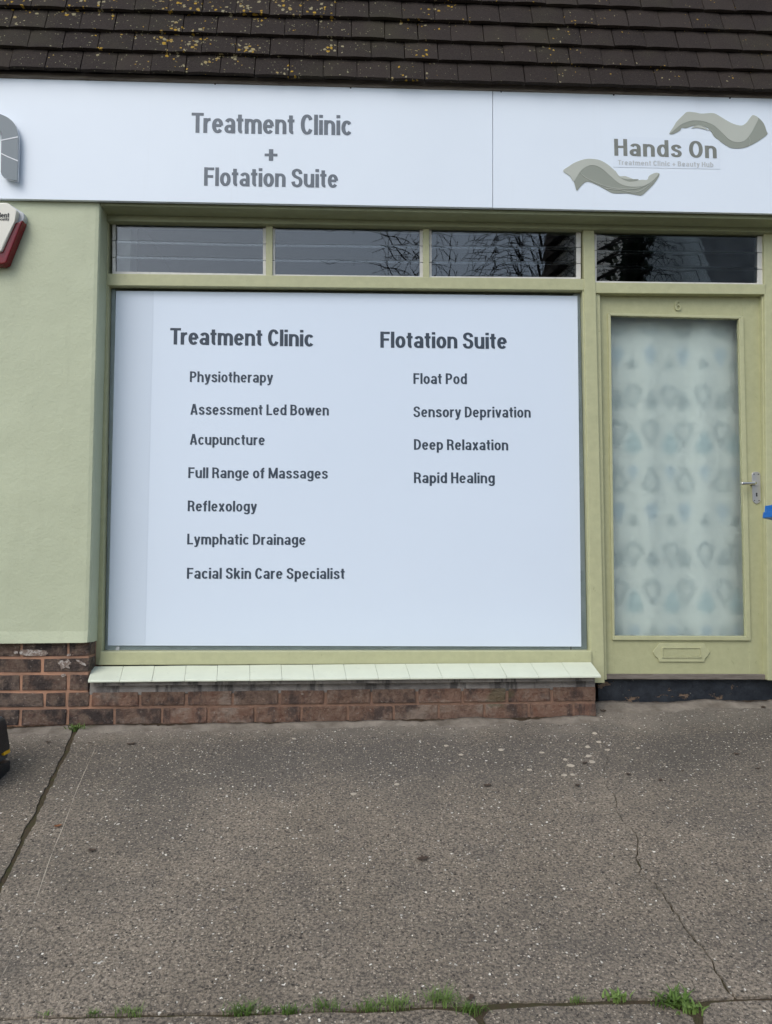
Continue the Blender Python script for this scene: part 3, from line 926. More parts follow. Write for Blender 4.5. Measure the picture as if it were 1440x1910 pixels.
# grey inner ledge and tape seen through the clear margin of the pane
pxboard('inner_ledge', [(186, 1204), (1104, 1203), (1104, 1222), (186, 1222)], YG + 0.010, 0.12, M['rail_grey'], win, 0.002)
pxboard('inner_jamb', [(190, 530), (216, 530), (204, 1204), (182, 1204)], YG + 0.011, 0.10, M['rail_grey'], win, 0.002)
pxboard('inner_jamb', [(1070, 540), (1098, 540), (1106, 1204), (1076, 1204)], YG + 0.011, 0.10, M['rail_grey'], win, 0.002)
pxboard('masking_patch', [(216.5, 1206), (223, 1206), (222.5, 1215), (215.5, 1215)], YG - 0.0012, 0.0008, M['palegrey'], win, 0)
pxboard('masking_patch', [(1064, 1206), (1066, 1206), (1066, 1212), (1064, 1212)], YG - 0.0012, 0.0008, M['rubber'], win, 0)

# louvre lights above: three blades each, every blade tipped a little more than the next
def louvre(xl0, xl1, xr0, xr1, yt, yb, glass, wob):
    """xl0..xl1 left clip, xr0..xr1 right clip; yt, yb = (left, right) pixel heights"""
    def at(x, t):
        u = (x - xl0) / (xr1 - xl0)
        top = yt[0] + (yt[1] - yt[0]) * u
        bot = yb[0] + (yb[1] - yb[0]) * u
        return (x, top + (bot - top) * t)
    Yc = YF + 0.022
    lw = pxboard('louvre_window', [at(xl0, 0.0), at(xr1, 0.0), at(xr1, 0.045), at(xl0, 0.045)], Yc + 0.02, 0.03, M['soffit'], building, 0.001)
    pxboard('bottom_strip', [at(xl0, 0.975), at(xr1, 0.975), at(xr1, 1.03), at(xl0, 1.03)], Yc - 0.006, 0.04, M['whiteplastic'], lw, 0.001)
    for x0, x1 in ((xl0, xl1), (xr0, xr1)):
        for i in range(3):
            pxboard('clip', [at(x0, 0.03 + i / 3 + 0.004), at(x1, 0.03 + i / 3 + 0.004), at(x1, 0.03 + (i + 1) / 3 - 0.008), at(x0, 0.03 + (i + 1) / 3 - 0.008)], Yc - 0.004 + 0.001 * (i == 1), 0.03, M['whiteplastic'], lw, 0.0012)
    for i in range(3):
        a, b = at(xl0 + 1.5, 0.06 + i * 0.305), at(xr1 - 1.5, 0.06 + i * 0.305)
        c_, d_ = at(xr1 - 1.5, 0.41 + i * 0.305 - 0.025 * (i == 2)), at(xl0 + 1.5, 0.41 + i * 0.305 - 0.025 * (i == 2))
        A, B, C, D = (P(*q, Yc + 0.004) for q in (a, b, c_, d_))
        tilt = R((-5.0, -4.5, -3.7)[i] + wob[i])
        hgt = A.z - D.z
        dy = math.tan(tilt) * hgt
        for v in (A, B): v.y += dy / 2 - 0.003
        for v in (C, D): v.y -= dy / 2 + 0.003
        bm = bmesh.new()
        f = [A, B, C, D]
        nrm = Vector((0, math.cos(tilt), -math.sin(tilt))) * 0.006
        add_prism(bm, f, [p + nrm for p in f])
        for fc in bm.faces:
            fc.normal_update()
            if abs(fc.normal.y) < 0.7:
                fc.material_index = 1
        finish('glass_blade', bm, [glass, M['glass_edge']], lw)
    return lw
louvre(209.5, 215.5, 490.5, 496, (414, 422), (508.5, 513.5), M['louvre_glass'], (0.0, 0.03, 0.02))
louvre(508.5, 513, 783, 789, (421.5, 425.5), (514, 517.5), M['louvre_glass'], (0.03, -0.02, 0.05))
louvre(800.5, 805, 1075, 1083.5, (425.5, 428.5), (517.5, 519.5), M['louvre_glass'], (0.02, 0.05, 0.0))
louvre(1109, 1113, 1413, 1423, (433.5, 437.5), (526.5, 530.5), M['tint'], (0.0, 0.04, -0.03))

# door frame, transom over the door, threshold and step
dfr = pxboard('door_frame', [(1108.5, 528), (1119, 528), (1132, 1268), (1127.5, 1268)], YF + 0.012, 0.09, M['timber'], building, 0.003)
pxboard('transom', [(1108, 526.5), (1429, 530), (1429, 549), (1108, 546.5)], YF, 0.10, M['timber'], dfr, 0.003)
pxboard('jamb', [(1425, 420), (1545, 420), (1545, 1272), (1432, 1269)], YF, 0.10, M['timber'], dfr, 0.004)
pxboard('stop_bead', [(1421, 548), (1429, 548), (1434, 1266), (1429, 1266)], YF + 0.014, 0.05, M['timber'], dfr, 0.003)
pxboard('head_rail', [(1108, 420), (1430, 425), (1430, 436), (1108, 431)], YF + 0.003, 0.07, M['timber'], dfr, 0.002)
YD = YF + 0.040
pxboard('threshold', [(1128, 1257.5), (1440, 1258), (1440, 1268), (1128, 1267)], YF + 0.022, 0.12, M['oldwood'], building, 0.003)
bm = bmesh.new()
f = [P(1115, 1266.5, 0.155), P(1560, 1267, 0.155)]
add_prism(bm, [f[0], f[1], Vector((f[1].x, 0.155, G(f[1].x, 0) - 0.08)), Vector((f[0].x, 0.155, G(f[0].x, 0) - 0.08))],
          [p + Vector((0, 0.15, 0)) for p in (f[0], f[1], Vector((f[1].x, 0.155, G(f[1].x, 0) - 0.08)), Vector((f[0].x, 0.155, G(f[0].x, 0) - 0.08)))], 0.004, 2)
finish('doorstep', bm, M['bitumen'], building)

# the door: stiles and rails joined as the leaf, then pane, beads, letter plate, number and handle
q = {'lt': (1118, 549), 'rt': (1424, 550), 'rb': (1431.5, 1257.5), 'lb': (1131, 1257.5)}
o = [(1134.5, 583.5), (1387, 589.5), (1401, 1195), (1142.5, 1194)]
bm = bmesh.new()
def dboard(c4, Y=YD, dep=0.045, bev=0.002):
    f = [P(*c, Y) for c in c4]
    add_prism(bm, f, [p + Vector((0, dep, 0)) for p in f], bev, 2)
dboard([q['lt'], (o[0][0] + 3, 549), (o[3][0] + 3, 1257.5), q['lb']])
dboard([(o[1][0] - 3, 549.5), q['rt'], q['rb'], (o[2][0] - 3, 1257.5)])
dboard([(o[0][0] + 2.2, 549.2), (o[1][0] - 2.2, 549.8), (o[1][0] - 2.2, 592), (o[0][0] + 2.2, 586)], YD + 0.0012)
dboard([(o[3][0] + 2.2, 1192), (o[2][0] - 2.2, 1193), (o[2][0] - 2.2, 1257.3), (o[3][0] + 2.2, 1257.3)], YD + 0.0012)
door = finish('door', bm, M['doorpaint'], building)
inn = [(1139.5, 588.5), (1378.5, 594.5), (1392, 1186.5), (1147, 1186)]
YB_ = YD - 0.010
for a, b, c, d in ((o[0], o[1], inn[1], inn[0]), (inn[3], inn[2], o[2], o[3]), (o[0], inn[0], inn[3], o[3]), (inn[1], o[1], o[2], inn[2])):
    pxboard('bead', [a, b, c, d], YB_, 0.03, M['timber'], door, 0.003)
pxboard('pane', [(1136, 585), (1385, 590), (1397, 1191), (1143, 1190)], YD + 0.008, 0.005, M['frost'], door, 0)
# letter plate with ogee ends and a framed flap
bm = bmesh.new()
outer = [(1229.5, 1200), (1313.5, 1200.5), (1316, 1206), (1320, 1210), (1324, 1216.5), (1320, 1224), (1316, 1226.5), (1314, 1229), (1314.5, 1234.5), (1229, 1234.5), (1228.5, 1229), (1226, 1226.5), (1222, 1223.5), (1218, 1216), (1222, 1210), (1226.5, 1206)]
f = [P(*c, YD - 0.006) for c in outer]
add_prism(bm, f, [p + Vector((0, 0.006, 0)) for p in f], 0.0012, 1)
lp = finish('letter_plate', bm, M['timber'], door)
for c4 in ([(1235, 1207.5), (1309, 1207.5), (1307, 1209.5), (1237, 1209.5)], [(1237, 1225), (1307, 1225), (1309, 1227), (1235, 1227)], [(1235, 1207.5), (1237, 1209.5), (1237, 1225), (1235, 1227)], [(1307, 1209.5), (1309, 1207.5), (1309, 1227), (1307, 1225)]):
    pxboard('flap_rim', c4, YD - 0.0105, 0.005, M['timber'], lp, 0.0008)
pxboard('flap', [(1238, 1211), (1306, 1211), (1306, 1224), (1238, 1224)], YD - 0.0075, 0.002, M['doorpaint'], lp, 0.0006)
# painted-over number
bm = bmesh.new()
for s in GL['6'][1]:
    L, Rr = stroke_strip(s, 0.15, 0.13)
    A, wpx, hpx = P(1258.5, 579, YD - 0.0055), P(1272, 579, YD).x - P(1258.5, 579, YD).x, P(1260, 560, YD).z - P(1260, 579, YD).z
    W_ = lambda q_, dy: A + Vector((q_[0] / 0.56 * wpx, dy, q_[1] * hpx))
    for j in range(len(L) - 1):
        fr = [W_(L[j], 0), W_(Rr[j], 0), W_(Rr[j + 1], 0), W_(L[j + 1], 0)]
        add_prism(bm, fr, [p + Vector((0, 0.007, 0)) for p in fr])
finish('door_number', bm, M['doorpaint'], door)
# lever handle on its long plate
bm = bmesh.new()
pl = [(1402.5, 885), (1404, 881.5), (1408, 880), (1414, 880), (1417.5, 882), (1418.5, 886), (1419, 933), (1417, 937.5), (1412, 940), (1408, 938.5), (1404.5, 934.5), (1403.8, 930)]
f = [P(*c, YD - 0.005) for c in pl]
add_prism(bm, f, [p + Vector((0, 0.005, 0)) for p in f], 0.0008, 1)
hp = finish('handle_plate', bm, M['steel'], door)
def disc(name, c, r_, Y, dep, mat, parent, n=14):
    bm = bmesh.new()
    ctr = P(*c, Y)
    fr = [ctr + Vector((math.cos(a) * r_, 0, math.sin(a) * r_)) for a in (i * 2 * math.pi / n for i in range(n))]
    add_prism(bm, fr, [p + Vector((0, dep, 0)) for p in fr])
    return finish(name, bm, mat, parent)
for c in ((1406.5, 884.5), (1415, 884.5), (1407.5, 933.5), (1416, 933.5)):
    disc('screw', c, 0.0028, YD - 0.0064, 0.002, M['screw'], hp, 8)
disc('keyhole', (1411.5, 920.5), 0.0042, YD - 0.0064, 0.002, M['screw'], hp)
pxboard('keyhole', [(1410.6, 921), (1412.6, 921), (1413, 926), (1410.4, 926)], YD - 0.0066, 0.002, M['screw'], hp, 0)
def tube(bm, pts, radii, n=10, cap=True):
    rings = []
    for i, p in enumerate(pts):
        a, b = pts[max(0, i - 1)], pts[min(len(pts) - 1, i + 1)]
        d = (b - a).normalized()
        up = Vector((0, 0, 1)) if abs(d.z) < 0.9 else Vector((1, 0, 0))
        u = d.cross(up).normalized()
        v = d.cross(u)
        r_ = radii[i] if isinstance(radii, (list, tuple)) else radii
        rings.append([bm.verts.new(p + (u * math.cos(t) + v * math.sin(t)) * r_) for t in (k_ * 2 * math.pi / n for k_ in range(n))])
    for a, b in zip(rings, rings[1:]):
        for j in range(n):
            bm.faces.new((a[j], a[(j + 1) % n], b[(j + 1) % n], b[j]))
    if cap:
        bm.faces.new(rings[0][::-1])
        bm.faces.new(rings[-1])
bm = bmesh.new()
hA, hB = P(1411, 901, YD - 0.05), P(1382.5, 902, YD - 0.05)
tube(bm, [hA + Vector((0, 0.05, 0)), hA + Vector((0, 0.015, 0)), hA + Vector((-0.004, 0.004, 0)), hA + Vector((-0.012, 0, 0)), hA.lerp(hB, 0.6), hB - Vector((-0.004, 0, 0)), hB], [0.0085, 0.008, 0.0078, 0.0072, 0.0068, 0.0085, 0.0072], 12)
finish('handle', bm, M['chrome'], hp, smooth=True)
disc('rose', (1411, 901.5), 0.0125, YD - 0.011, 0.006, M['steel'], hp, 18)

# tiled sill: painted quarry tiles sloping outwards
sb = bmesh.new()
Ybk, Yfr = YF - 0.02, -0.045
zbk, zfr = P(640, 1239, Ybk).z, P(640, 1264.5, Yfr).z
xs0, xs1 = P(164, 1266, Yfr).x, P(1121.5, 1259, Yfr).x
add_prism(sb, [Vector((xs0 + 0.02, Yfr + 0.022, zfr - 0.004)), Vector((xs1 - 0.03, Yfr + 0.022, zfr - 0.004)), Vector((xs1 - 0.03, Yfr + 0.022, zfr - 0.028)), Vector((xs0 + 0.02, Yfr + 0.022, zfr - 0.028))],
          [Vector((xs0 + 0.02, Ybk, zbk - 0.012)), Vector((xs1 - 0.03, Ybk, zbk - 0.012)), Vector((xs1 - 0.03, Ybk, zbk - 0.05)), Vector((xs0 + 0.02, Ybk, zbk - 0.05))])
sill = finish('window_sill', sb, M['cement'], building)
joint_px = [164, 223.5, 283.5, 344, 404.5, 466, 526, 586, 646, 706, 765, 825, 885, 945.5, 1005, 1064, 1121.5]
for i, (a, b) in enumerate(zip(joint_px, joint_px[1:])):
    x0 = P(a, 1265, Yfr).x + 0.0006
    x1 = P(b, 1265, Yfr).x - 0.0006
    dz = 0.0022 * noise.noise(Vector((i * 3.7, 1, 0)))
    dyy = 0.003 * noise.noise(Vector((i * 2.3, 5, 0)))
    tl = 0.0016 * noise.noise(Vector((i * 5.1, 9, 0)))
    bm = bmesh.new()
    pf = [(Yfr + dyy, zfr - 0.010), (Yfr + dyy, zfr + dz - 0.004), (Yfr + dyy + 0.002, zfr + dz - 0.0012), (Yfr + dyy + 0.006, zfr + dz + 0.0008), (Ybk, zbk + dz * 0.4), (Ybk, zbk - 0.012), (Yfr + 0.02, zfr - 0.010)]
    skew = lambda q_: P(q_ - (q_ - 462) * 0.0285, 1239, Ybk).x          # the tiles are laid slightly askew to the wall
    b0, b1 = skew(a) + 0.0006, skew(b) - 0.0006
    fy = lambda y: (y - Yfr) / (Ybk - Yfr)
    A = [Vector((x0 + (b0 - x0) * fy(y), y, z - tl)) for y, z in pf]
    B = [Vector((x1 + (b1 - x1) * fy(y), y, z + tl)) for y, z in pf]
    add_prism(bm, A, B, 0.0009, 1)
    finish('sill_tile', bm, M['tilepaint'], sill)

# roof: steep tiling over the shop front
Y0R, DYR = -0.088, 0.024
row_px = [145.5, 108, 71.5, 33.5, -4, -42, -80, -119, -159]
zr = [P(720, y, Y0R + DYR * i).z for i, y in enumerate(row_px)]
bm = bmesh.new()
add_prism(bm, [Vector((XL, Y0R + 0.075, zr[0] + 0.004)), Vector((XR, Y0R + 0.075, zr[0] + 0.004)), Vector((XR, Y0R + 0.075 + 16 * DYR, zr[8] + 0.80)), Vector((XL, Y0R + 0.075 + 16 * DYR, zr[8] + 0.80))],
          [Vector((XL, 0.35, zr[0] - 0.002)), Vector((XR, 0.35, zr[0] - 0.002)), Vector((XR, 0.85, zr[8] + 0.80)), Vector((XL, 0.85, zr[8] + 0.80))])
roof = finish('roof', bm, M['tile'], building)
tw = P(751.5, 90, Y0R + 0.03).x - P(689, 90, Y0R + 0.03).x
tile_meshes = []
for vi in range(5):
    bm = bmesh.new()
    L_ = 0.150
    slope = Vector((0, DYR + 0.0195, zr[1] - zr[0])).normalized()
    out = Vector((0, -slope.z, slope.y))
    hw = tw / 2 - 0.0019
    th = 0.0155
    j = lambda k_: 0.0016 * noise.noise(Vector((vi * 3.3, k_ * 2.1, 0.7)))
    cam_ = 0.0025 + 0.001 * vi % 0.002
    nx_, top, bot = 6, [], []
    for i in range(nx_ + 1):
        u = -1 + 2 * i / nx_
        crown = (1 - u * u) * cam_
        zj = j(i) * 1.2
        top.append((Vector((u * hw, 0, 0)) + slope * zj + out * (crown + 0.0), Vector((u * hw, 0, 0)) + slope * L_ + out * crown))
        bot.append((Vector((u * hw, 0, 0)) + slope * zj + out * (crown - th), Vector((u * hw, 0, 0)) + slope * L_ + out * (crown - th)))
    tv = [[bm.verts.new(p) for p in pr] for pr in top]
    bv = [[bm.verts.new(p) for p in pr] for pr in bot]
    for i in range(nx_):
        bm.faces.new((tv[i][0], tv[i + 1][0], tv[i + 1][1], tv[i][1]))
        bm.faces.new((bv[i][0], bv[i][1], bv[i + 1][1], bv[i + 1][0]))
        bm.faces.new((tv[i][0], bv[i][0], bv[i + 1][0], tv[i + 1][0]))
    bm.faces.new((tv[0][0], tv[0][1], bv[0][1], bv[0][0]))
    bm.faces.new((tv[-1][0], bv[-1][0], bv[-1][1], tv[-1][1]))
    bmesh.ops.recalc_face_normals(bm, faces=bm.faces)
    me = bpy.data.meshes.new('roof_tile')
    bm.to_mesh(me)
    bm.free()
    me.materials.append(M['tile'])
    tile_meshes.append(me)
joint0 = {0: 345, 1: 375, 2: 340, 3: 313, 4: 345, 5: 370, 6: 340, 7: 370, 8: 342}
for r_i in range(9):
    Yk = Y0R + DYR * r_i
    x_a = P(joint0[r_i], row_px[r_i] - 8, Yk).x + tw / 2
    k0 = int((-2.5 - x_a) / tw)
    k1 = int((2.75 - x_a) / tw)
    for kk in range(k0, k1 + 1):
        o = bpy.data.objects.new('roof_tile', tile_meshes[rnd.randrange(5)])
        o.location = (x_a + kk * tw + rnd.uniform(-0.0009, 0.0009), Yk + rnd.uniform(-0.0015, 0.0015), zr[r_i] + rnd.uniform(-0.0022, 0.0022))
        o.rotation_euler = (rnd.uniform(-0.012, 0.012), rnd.uniform(-0.006, 0.006), rnd.uniform(-0.006, 0.006))
        link(o, roof)
pxboard('eaves_board', [(-620, 118), (1960, 180.5), (1960, 196), (-620, 128)], YS - 0.006, 0.05, M['oldwood'], building, 0.002)
pxboard('batten', [(-620, 100), (1960, 163), (1960, 181), (-620, 118.5)], YS + 0.012, 0.05, M['eaves'], building, 0.002)

# rooms behind the glass
bm = bmesh.new()
bx0, bx1 = cornerB.x - 0.03, xrw
zi0, zi1 = G0 - 0.05, z_so + 0.30
YI0, YI1 = YF + 0.20, 2.6
pts = [Vector((bx0, YI0, zi0)), Vector((bx1, YI0, zi0)), Vector((bx1, YI1, zi0)), Vector((bx0, YI1, zi0))]
add_box(bm, (bx0, YI1, zi0), (bx1, YI1 + 0.05, zi1))
add_box(bm, (bx0 - 0.06, YF + 0.09, zi0), (bx0, YI1, zi1))
add_box(bm, (bx1, YF + 0.09, zi0), (bx1 + 0.06, YI1, zi1))
add_box(bm, (bx0, YF + 0.10, zi0 - 0.05), (bx1, YI1, zi0))
add_box(bm, (bx0, YF + 0.07, zi1), (bx1, YI1, zi1 + 0.05))
add_box(bm, (bx0, YF + 0.09, z_so + 0.02), (bx1, YF + 0.14, zi1))
finish('interior', bm, M['dark'], building)
pxboard('interior_post', [(190, 395), (245, 395), (242, 540), (188, 540)], YF + 0.10, 0.12, M['inwhite'], building, 0.002)
pxboard('interior_post', [(1385, 420), (1440, 420), (1440, 545), (1385, 545)], YF + 0.13, 0.12, M['inwhite'], building, 0.002)
pxboard('interior_partition', [(1093, 400), (1104, 400), (1122, 1250), (1110, 1250)], YF + 0.10, 2.3, M['dark'], building, 0)

# ------------------------------------------------------------------ signs
fl = pxboard('fascia_sign', [(-520, 126.5), (918.6, 166.8), (918.6, 387.2), (-520, 361.0)], YS, 0.018, M['acm'], None, 0.0008)
tag(fl, 'long white fascia sign reading Treatment Clinic + Flotation Suite over the window', 'sign')
fr = pxboard('fascia_sign', [(919.6, 166.8), (1960, 194), (1960, 409.5), (919.6, 387.4)], YS + 0.001, 0.017, M['acm'], None, 0.0008)
tag(fr, 'white fascia sign with two cupped hands logo over the door', 'sign')
lettering('Treatment Clinic', (357, 247.5), (656, 252.5), 37.5, YS, M['fink'], fl, bold=0.95)
lettering('+', (493.5, 302), (517.5, 302.3), 36, YS, M['fink'], fl, bold=0.95)
lettering('Flotation Suite', (380.5, 346.5), (630.5, 350.5), 34.5, YS, M['fink'], fl, bold=0.95)
for c, par in (((142, 147), fl), ((401, 156), fl), ((654, 163), fl), ((935, 170), fr), ((1145, 176), fr), ((1362, 182), fr), ((-150, 139), fl)):
    disc('screw', c, 0.0042, YS - 0.003, 0.004, M['screw'], par, 8)

# two cupped hands: measured outlines, in the zoomed frame the logo was traced from
def Z(x, y):
    return (1030 + x * 410.0 / 1440, 180 + y * 410.0 / 1440)
def hand(name, dark, light, lines, par, light2=None):
    h_ = poly_mesh(name, [Z(*c) for c in spline(dark, 4, True)], YS - 0.0008, M['hand_d'], par)
    poly_mesh('light_area', [Z(*c) for c in spline(light, 4, True)], YS - 0.0016, M['hand_l'], h_)
    for l_ in (light2 or []):
        poly_mesh('light_area', [Z(*c) for c in spline(l_, 3, True)], YS - 0.0017, M['hand_l'], h_)
    for ln in lines:
        c_ = spline(ln, 4)
        up = [(x, y - 2.0) for x, y in c_]
        dn = [(x, y + 2.0) for x, y in c_[::-1]]
        poly_mesh('crease_line', [Z(*c) for c in up + dn], YS - 0.0024, M['hand_l'], h_)
hand('upper_hand_logo',
     [(768, 240), (782, 247), (800, 243), (838, 222), (848, 206), (880, 206), (925, 192), (985, 192), (1030, 215), (1062, 262), (1110, 300), (1165, 334), (1215, 340), (1270, 332), (1340, 298), (1407, 250), (1404, 225), (1385, 175), (1350, 138), (1318, 122), (1300, 135), (1272, 172), (1240, 190), (1190, 180), (1140, 155), (1075, 116), (1040, 108), (980, 112), (935, 104), (885, 101), (858, 122), (815, 165), (797, 195)],
     [(768, 240), (797, 195), (815, 165), (858, 122), (885, 101), (935, 104), (980, 112), (1040, 108), (1075, 116), (1140, 155), (1190, 180), (1240, 190), (1272, 172), (1300, 135), (1318, 122), (1350, 140), (1335, 180), (1300, 245), (1262, 287), (1215, 300), (1165, 285), (1110, 235), (1060, 190), (1010, 168), (960, 158), (905, 160), (850, 180), (808, 212), (785, 232)],
     [[(1008, 215), (1040, 222), (1056, 240), (1058, 264)], [(1288, 262), (1298, 290), (1290, 322)]], fr,
     [[(912, 208), (945, 190), (985, 193), (1015, 212), (990, 212), (950, 203)]])
hand('lower_hand_logo',
     [(72, 488), (115, 520), (140, 555), (150, 585), (162, 616), (185, 590), (215, 563), (245, 560), (300, 582), (360, 615), (405, 634), (490, 634), (560, 646), (590, 645), (640, 600), (680, 555), (703, 512), (692, 500), (668, 502), (635, 520), (622, 545), (590, 545), (560, 548), (530, 540), (480, 522), (440, 520), (415, 490), (370, 450), (320, 420), (270, 409), (215, 410), (150, 432), (105, 460)],
     [(72, 488), (105, 460), (150, 432), (215, 410), (270, 409), (320, 420), (370, 450), (415, 490), (440, 520), (480, 522), (530, 540), (560, 548), (590, 545), (622, 545), (635, 520), (668, 502), (692, 500), (696, 510), (660, 550), (610, 580), (545, 592), (480, 585), (430, 562), (380, 520), (330, 475), (285, 453), (240, 453), (195, 480), (165, 520), (140, 555), (115, 520)],
     [[(185, 490), (205, 520), (280, 560), (370, 592), (470, 606), (560, 600), (640, 565)], [(350, 602), (450, 612), (530, 628), (590, 610), (655, 560)], [(415, 485), (425, 510), (455, 535), (500, 552)]], fr)
dk = poly_mesh('thumb_shadow', [Z(*c) for c in spline([(452, 534), (490, 541), (558, 541), (562, 548), (520, 555), (490, 552)], 3, True)], YS - 0.0025, M['hand_d'], fr)
lettering('Hands On', Z(407, 388), Z(1078, 405), 31.5, YS, M['logo_ink'], fr, gap=0.10, bold=0.92)
lettering('Treatment Clinic + Beauty Hub', Z(430, 448), Z(1056, 463), 9.2, YS, M['logo_sub'], fr, gap=0.12, bold=0.95)
pxboard('logo_patch', [Z(398, 262), Z(1100, 280), Z(1100, 476), Z(400, 462)], YS - 0.0002, 0.00015, M['patch'], fr, 0)

# big raised letter cut by the left edge of the picture
N = lambda x, y: (x / 4.0, 180 + y / 4.0)
LETY = YS - 0.035
nout = spline([(-330, 200), (-250, 150), (-120, 125), (0, 130)], 4) + spline([(0, 130), (60, 158), (108, 205), (133, 280)], 4)[1:] + [(136, 300), (133, 480), (128, 628)] + spline([(95, 622), (50, 608), (18, 592), (6, 565)], 3) + [(8, 420), (11, 280)] + spline([(11, 280), (-10, 245), (-60, 222), (-140, 225), (-190, 260), (-205, 310)], 4)[1:] + [(-208, 590), (-330, 570)]
bm = bmesh.new()
f = [P(*N(*c), LETY) for c in nout]
sheet(bm, f, 0.006)
nl = finish('raised_letter', bm, M['raised'])
tag(nl, 'large grey raised letter n standing off the fascia at the left edge', 'letter')
bm = bmesh.new()
cen = Vector((sum(c[0] for c in nout) / len(nout), sum(c[1] for c in nout) / len(nout)))
f = [P(*N(c[0] + (4 if c[0] > 60 else 2), c[1] + 3), LETY + 0.0065) for c in nout]
sheet(bm, f, 0.012)
finish('backing', bm, M['whiteedge'], nl)
for ln in ([(10, 326), (60, 316), (134, 301)], [(10, 425), (60, 450), (134, 480)]):
    poly_mesh('crease_line', [N(x, y - 4) for x, y in ln] + [N(x, y + 4) for x, y in ln[::-1]], LETY - 0.001, M['whiteedge'], nl)
for c in ((20, 232), (20, 320), (-60, 300)):
    bm = bmesh.new()
    a = P(c[0], c[1], YS)
    tube(bm, [a, Vector((a.x, LETY + 0.018, a.z))], 0.006, 8)
    finish('standoff', bm, M['steel'], nl)

# window sign
YV = YG - 0.0022
ws = pxboard('window_sign', [(216.5, 542.5), (1077, 552), (1084.3, 1206), (201, 1204)], YV, 0.0016, M['vinyl'], None, 0)
tag(ws, 'large white window graphic listing clinic treatments and flotation services', 'sign')
pxboard('shade_strip', [(216.5, 542.5), (287, 543.5), (271, 1204.2), (201, 1204)], YV - 0.0006, 0.0004, M['vinyl_shade'], ws, 0)  # shade along the left edge, put into the colour of this strip
YT = YV
lettering('Treatment Clinic', (317, 642.5), (585, 646.5), 31, YT, M['ink'], ws, bold=0.95)
lettering('Flotation Suite', (709.5, 648.5), (945.5, 651), 30, YT, M['ink'], ws, bold=0.95)
for t_, l_, r_, cp in (('Physiotherapy', (354, 712.5), (509, 714), 20), ('Assessment Led Bowen', (355, 773.5), (613.5, 775), 20), ('Acupuncture', (354, 829.5), (494, 830.5), 20), ('Full Range of Massages', (351, 891.5), (611.5, 893), 20),
                       ('Reflexology', (350, 953.5), (479, 954.5), 20), ('Lymphatic Drainage', (349, 1015.5), (570, 1016.5), 20), ('Facial Skin Care Specialist', (348.5, 1079.5), (643, 1080), 20.5),
                       ('Float Pod', (771, 716), (871, 716.5), 20), ('Sensory Deprivation', (771, 778), (990, 779), 20), ('Deep Relaxation', (772, 839), (948, 840), 20), ('Rapid Healing', (772, 901), (923, 901.5), 20)):
    lettering(t_, l_, r_, cp, YT, M['ink'], ws, gap=0.075, bold=0.88)

# ------------------------------------------------------------------ curtain behind the frosted door glass
def curtain():
    nx, nz = 90, 220
    YC = YD + 0.075
    A, B, C, D = P(1130, 580, YC), P(1392, 586, YC), P(1405, 1200, YC), P(1138, 1200, YC)
    bm = bmesh.new()
    cl = bm.verts.layers.float_color.new('print')
    cols = [(1150, 0), (1210, 0), (1272, 0), (1343, 0)]
    half = [(1178, 1), (1246, 1), (1308, 1), (1366, 1)]
    base = (0.71, 0.785, 0.735)
    grey, teal, blue = (0.31, 0.40, 0.41), (0.36, 0.53, 0.56), (0.40, 0.54, 0.62)
    def drop(dx, dy, rr, down):                    # signed size of a teardrop, tip up or down
        if down: dy = -dy
        t = dy / (2.0 * rr)
        if dy < 0:
            return rr - math.hypot(dx, dy)
        w_ = rr * max(0.0, 1 - t) ** 1.05 * (1 + 0.25 * t)
        return w_ - abs(dx) if t < 1 else -9
    marks = []
    for y0_ in (365, 660, 955, 1250):
        for cx in (1151, 1210, 1273, 1342):
            marks += [(cx, y0_, 13, 1, blue, False), (cx, y0_ + 94, 13, 0, grey, False), (cx, y0_ + 145, 18, 1, grey, True), (cx, y0_ + 245, 18, 0, grey, True)]
        for cx in (1178, 1247, 1308, 1367):
            marks += [(cx, y0_ + 22, 9, 0, grey, False), (cx, y0_ + 76, 17, 1, grey, True), (cx, y0_ + 175, 16, 0, teal, False), (cx, y0_ + 222, 10, 1, blue, False)]
    vs = []
    for iz in range(nz + 1):
        row = []
        v = iz / nz
        for ix in range(nx + 1):
            u = ix / nx
            p = A.lerp(B, u).lerp(D.lerp(C, u), v)
            p.y += 0.009 * math.sin(u * 15 + 0.5 * math.sin(v * 3)) + 0.003 * math.sin(u * 33 + 1.0 + v)
            px = 1130 + (1392 - 1130) * u + 8 * v
            py = 580 + 620 * v
            cb = base
            for mx, my, rr, dn, c_, ring in marks:
                dx, dy = px - mx - 5 * v, my - py
                if abs(dx) > 24 or abs(dy) > 40: continue
                s = drop(dx, dy, rr, dn)
                if s > -4:
                    a = 0.58 * max(0, min(1, (s + 4) / 8))
                    if ring: a *= 1 - 0.75 * max(0, min(1, (s - 5) / 5))
                    cb = tuple(x + (y - x) * a for x, y in zip(cb, c_))
            q_ = bm.verts.new(p)
            q_[cl] = (*cb, 1)
            row.append(q_)
        vs.append(row)
    for a, b in zip(vs, vs[1:]):
        for j in range(nx):
            bm.faces.new((a[j], a[j + 1], b[j + 1], b[j]))
    return finish('curtain', bm, M['curtain'], smooth=True)
tag(curtain(), 'pale curtain printed with raindrops hanging behind the frosted door glass', 'curtain')

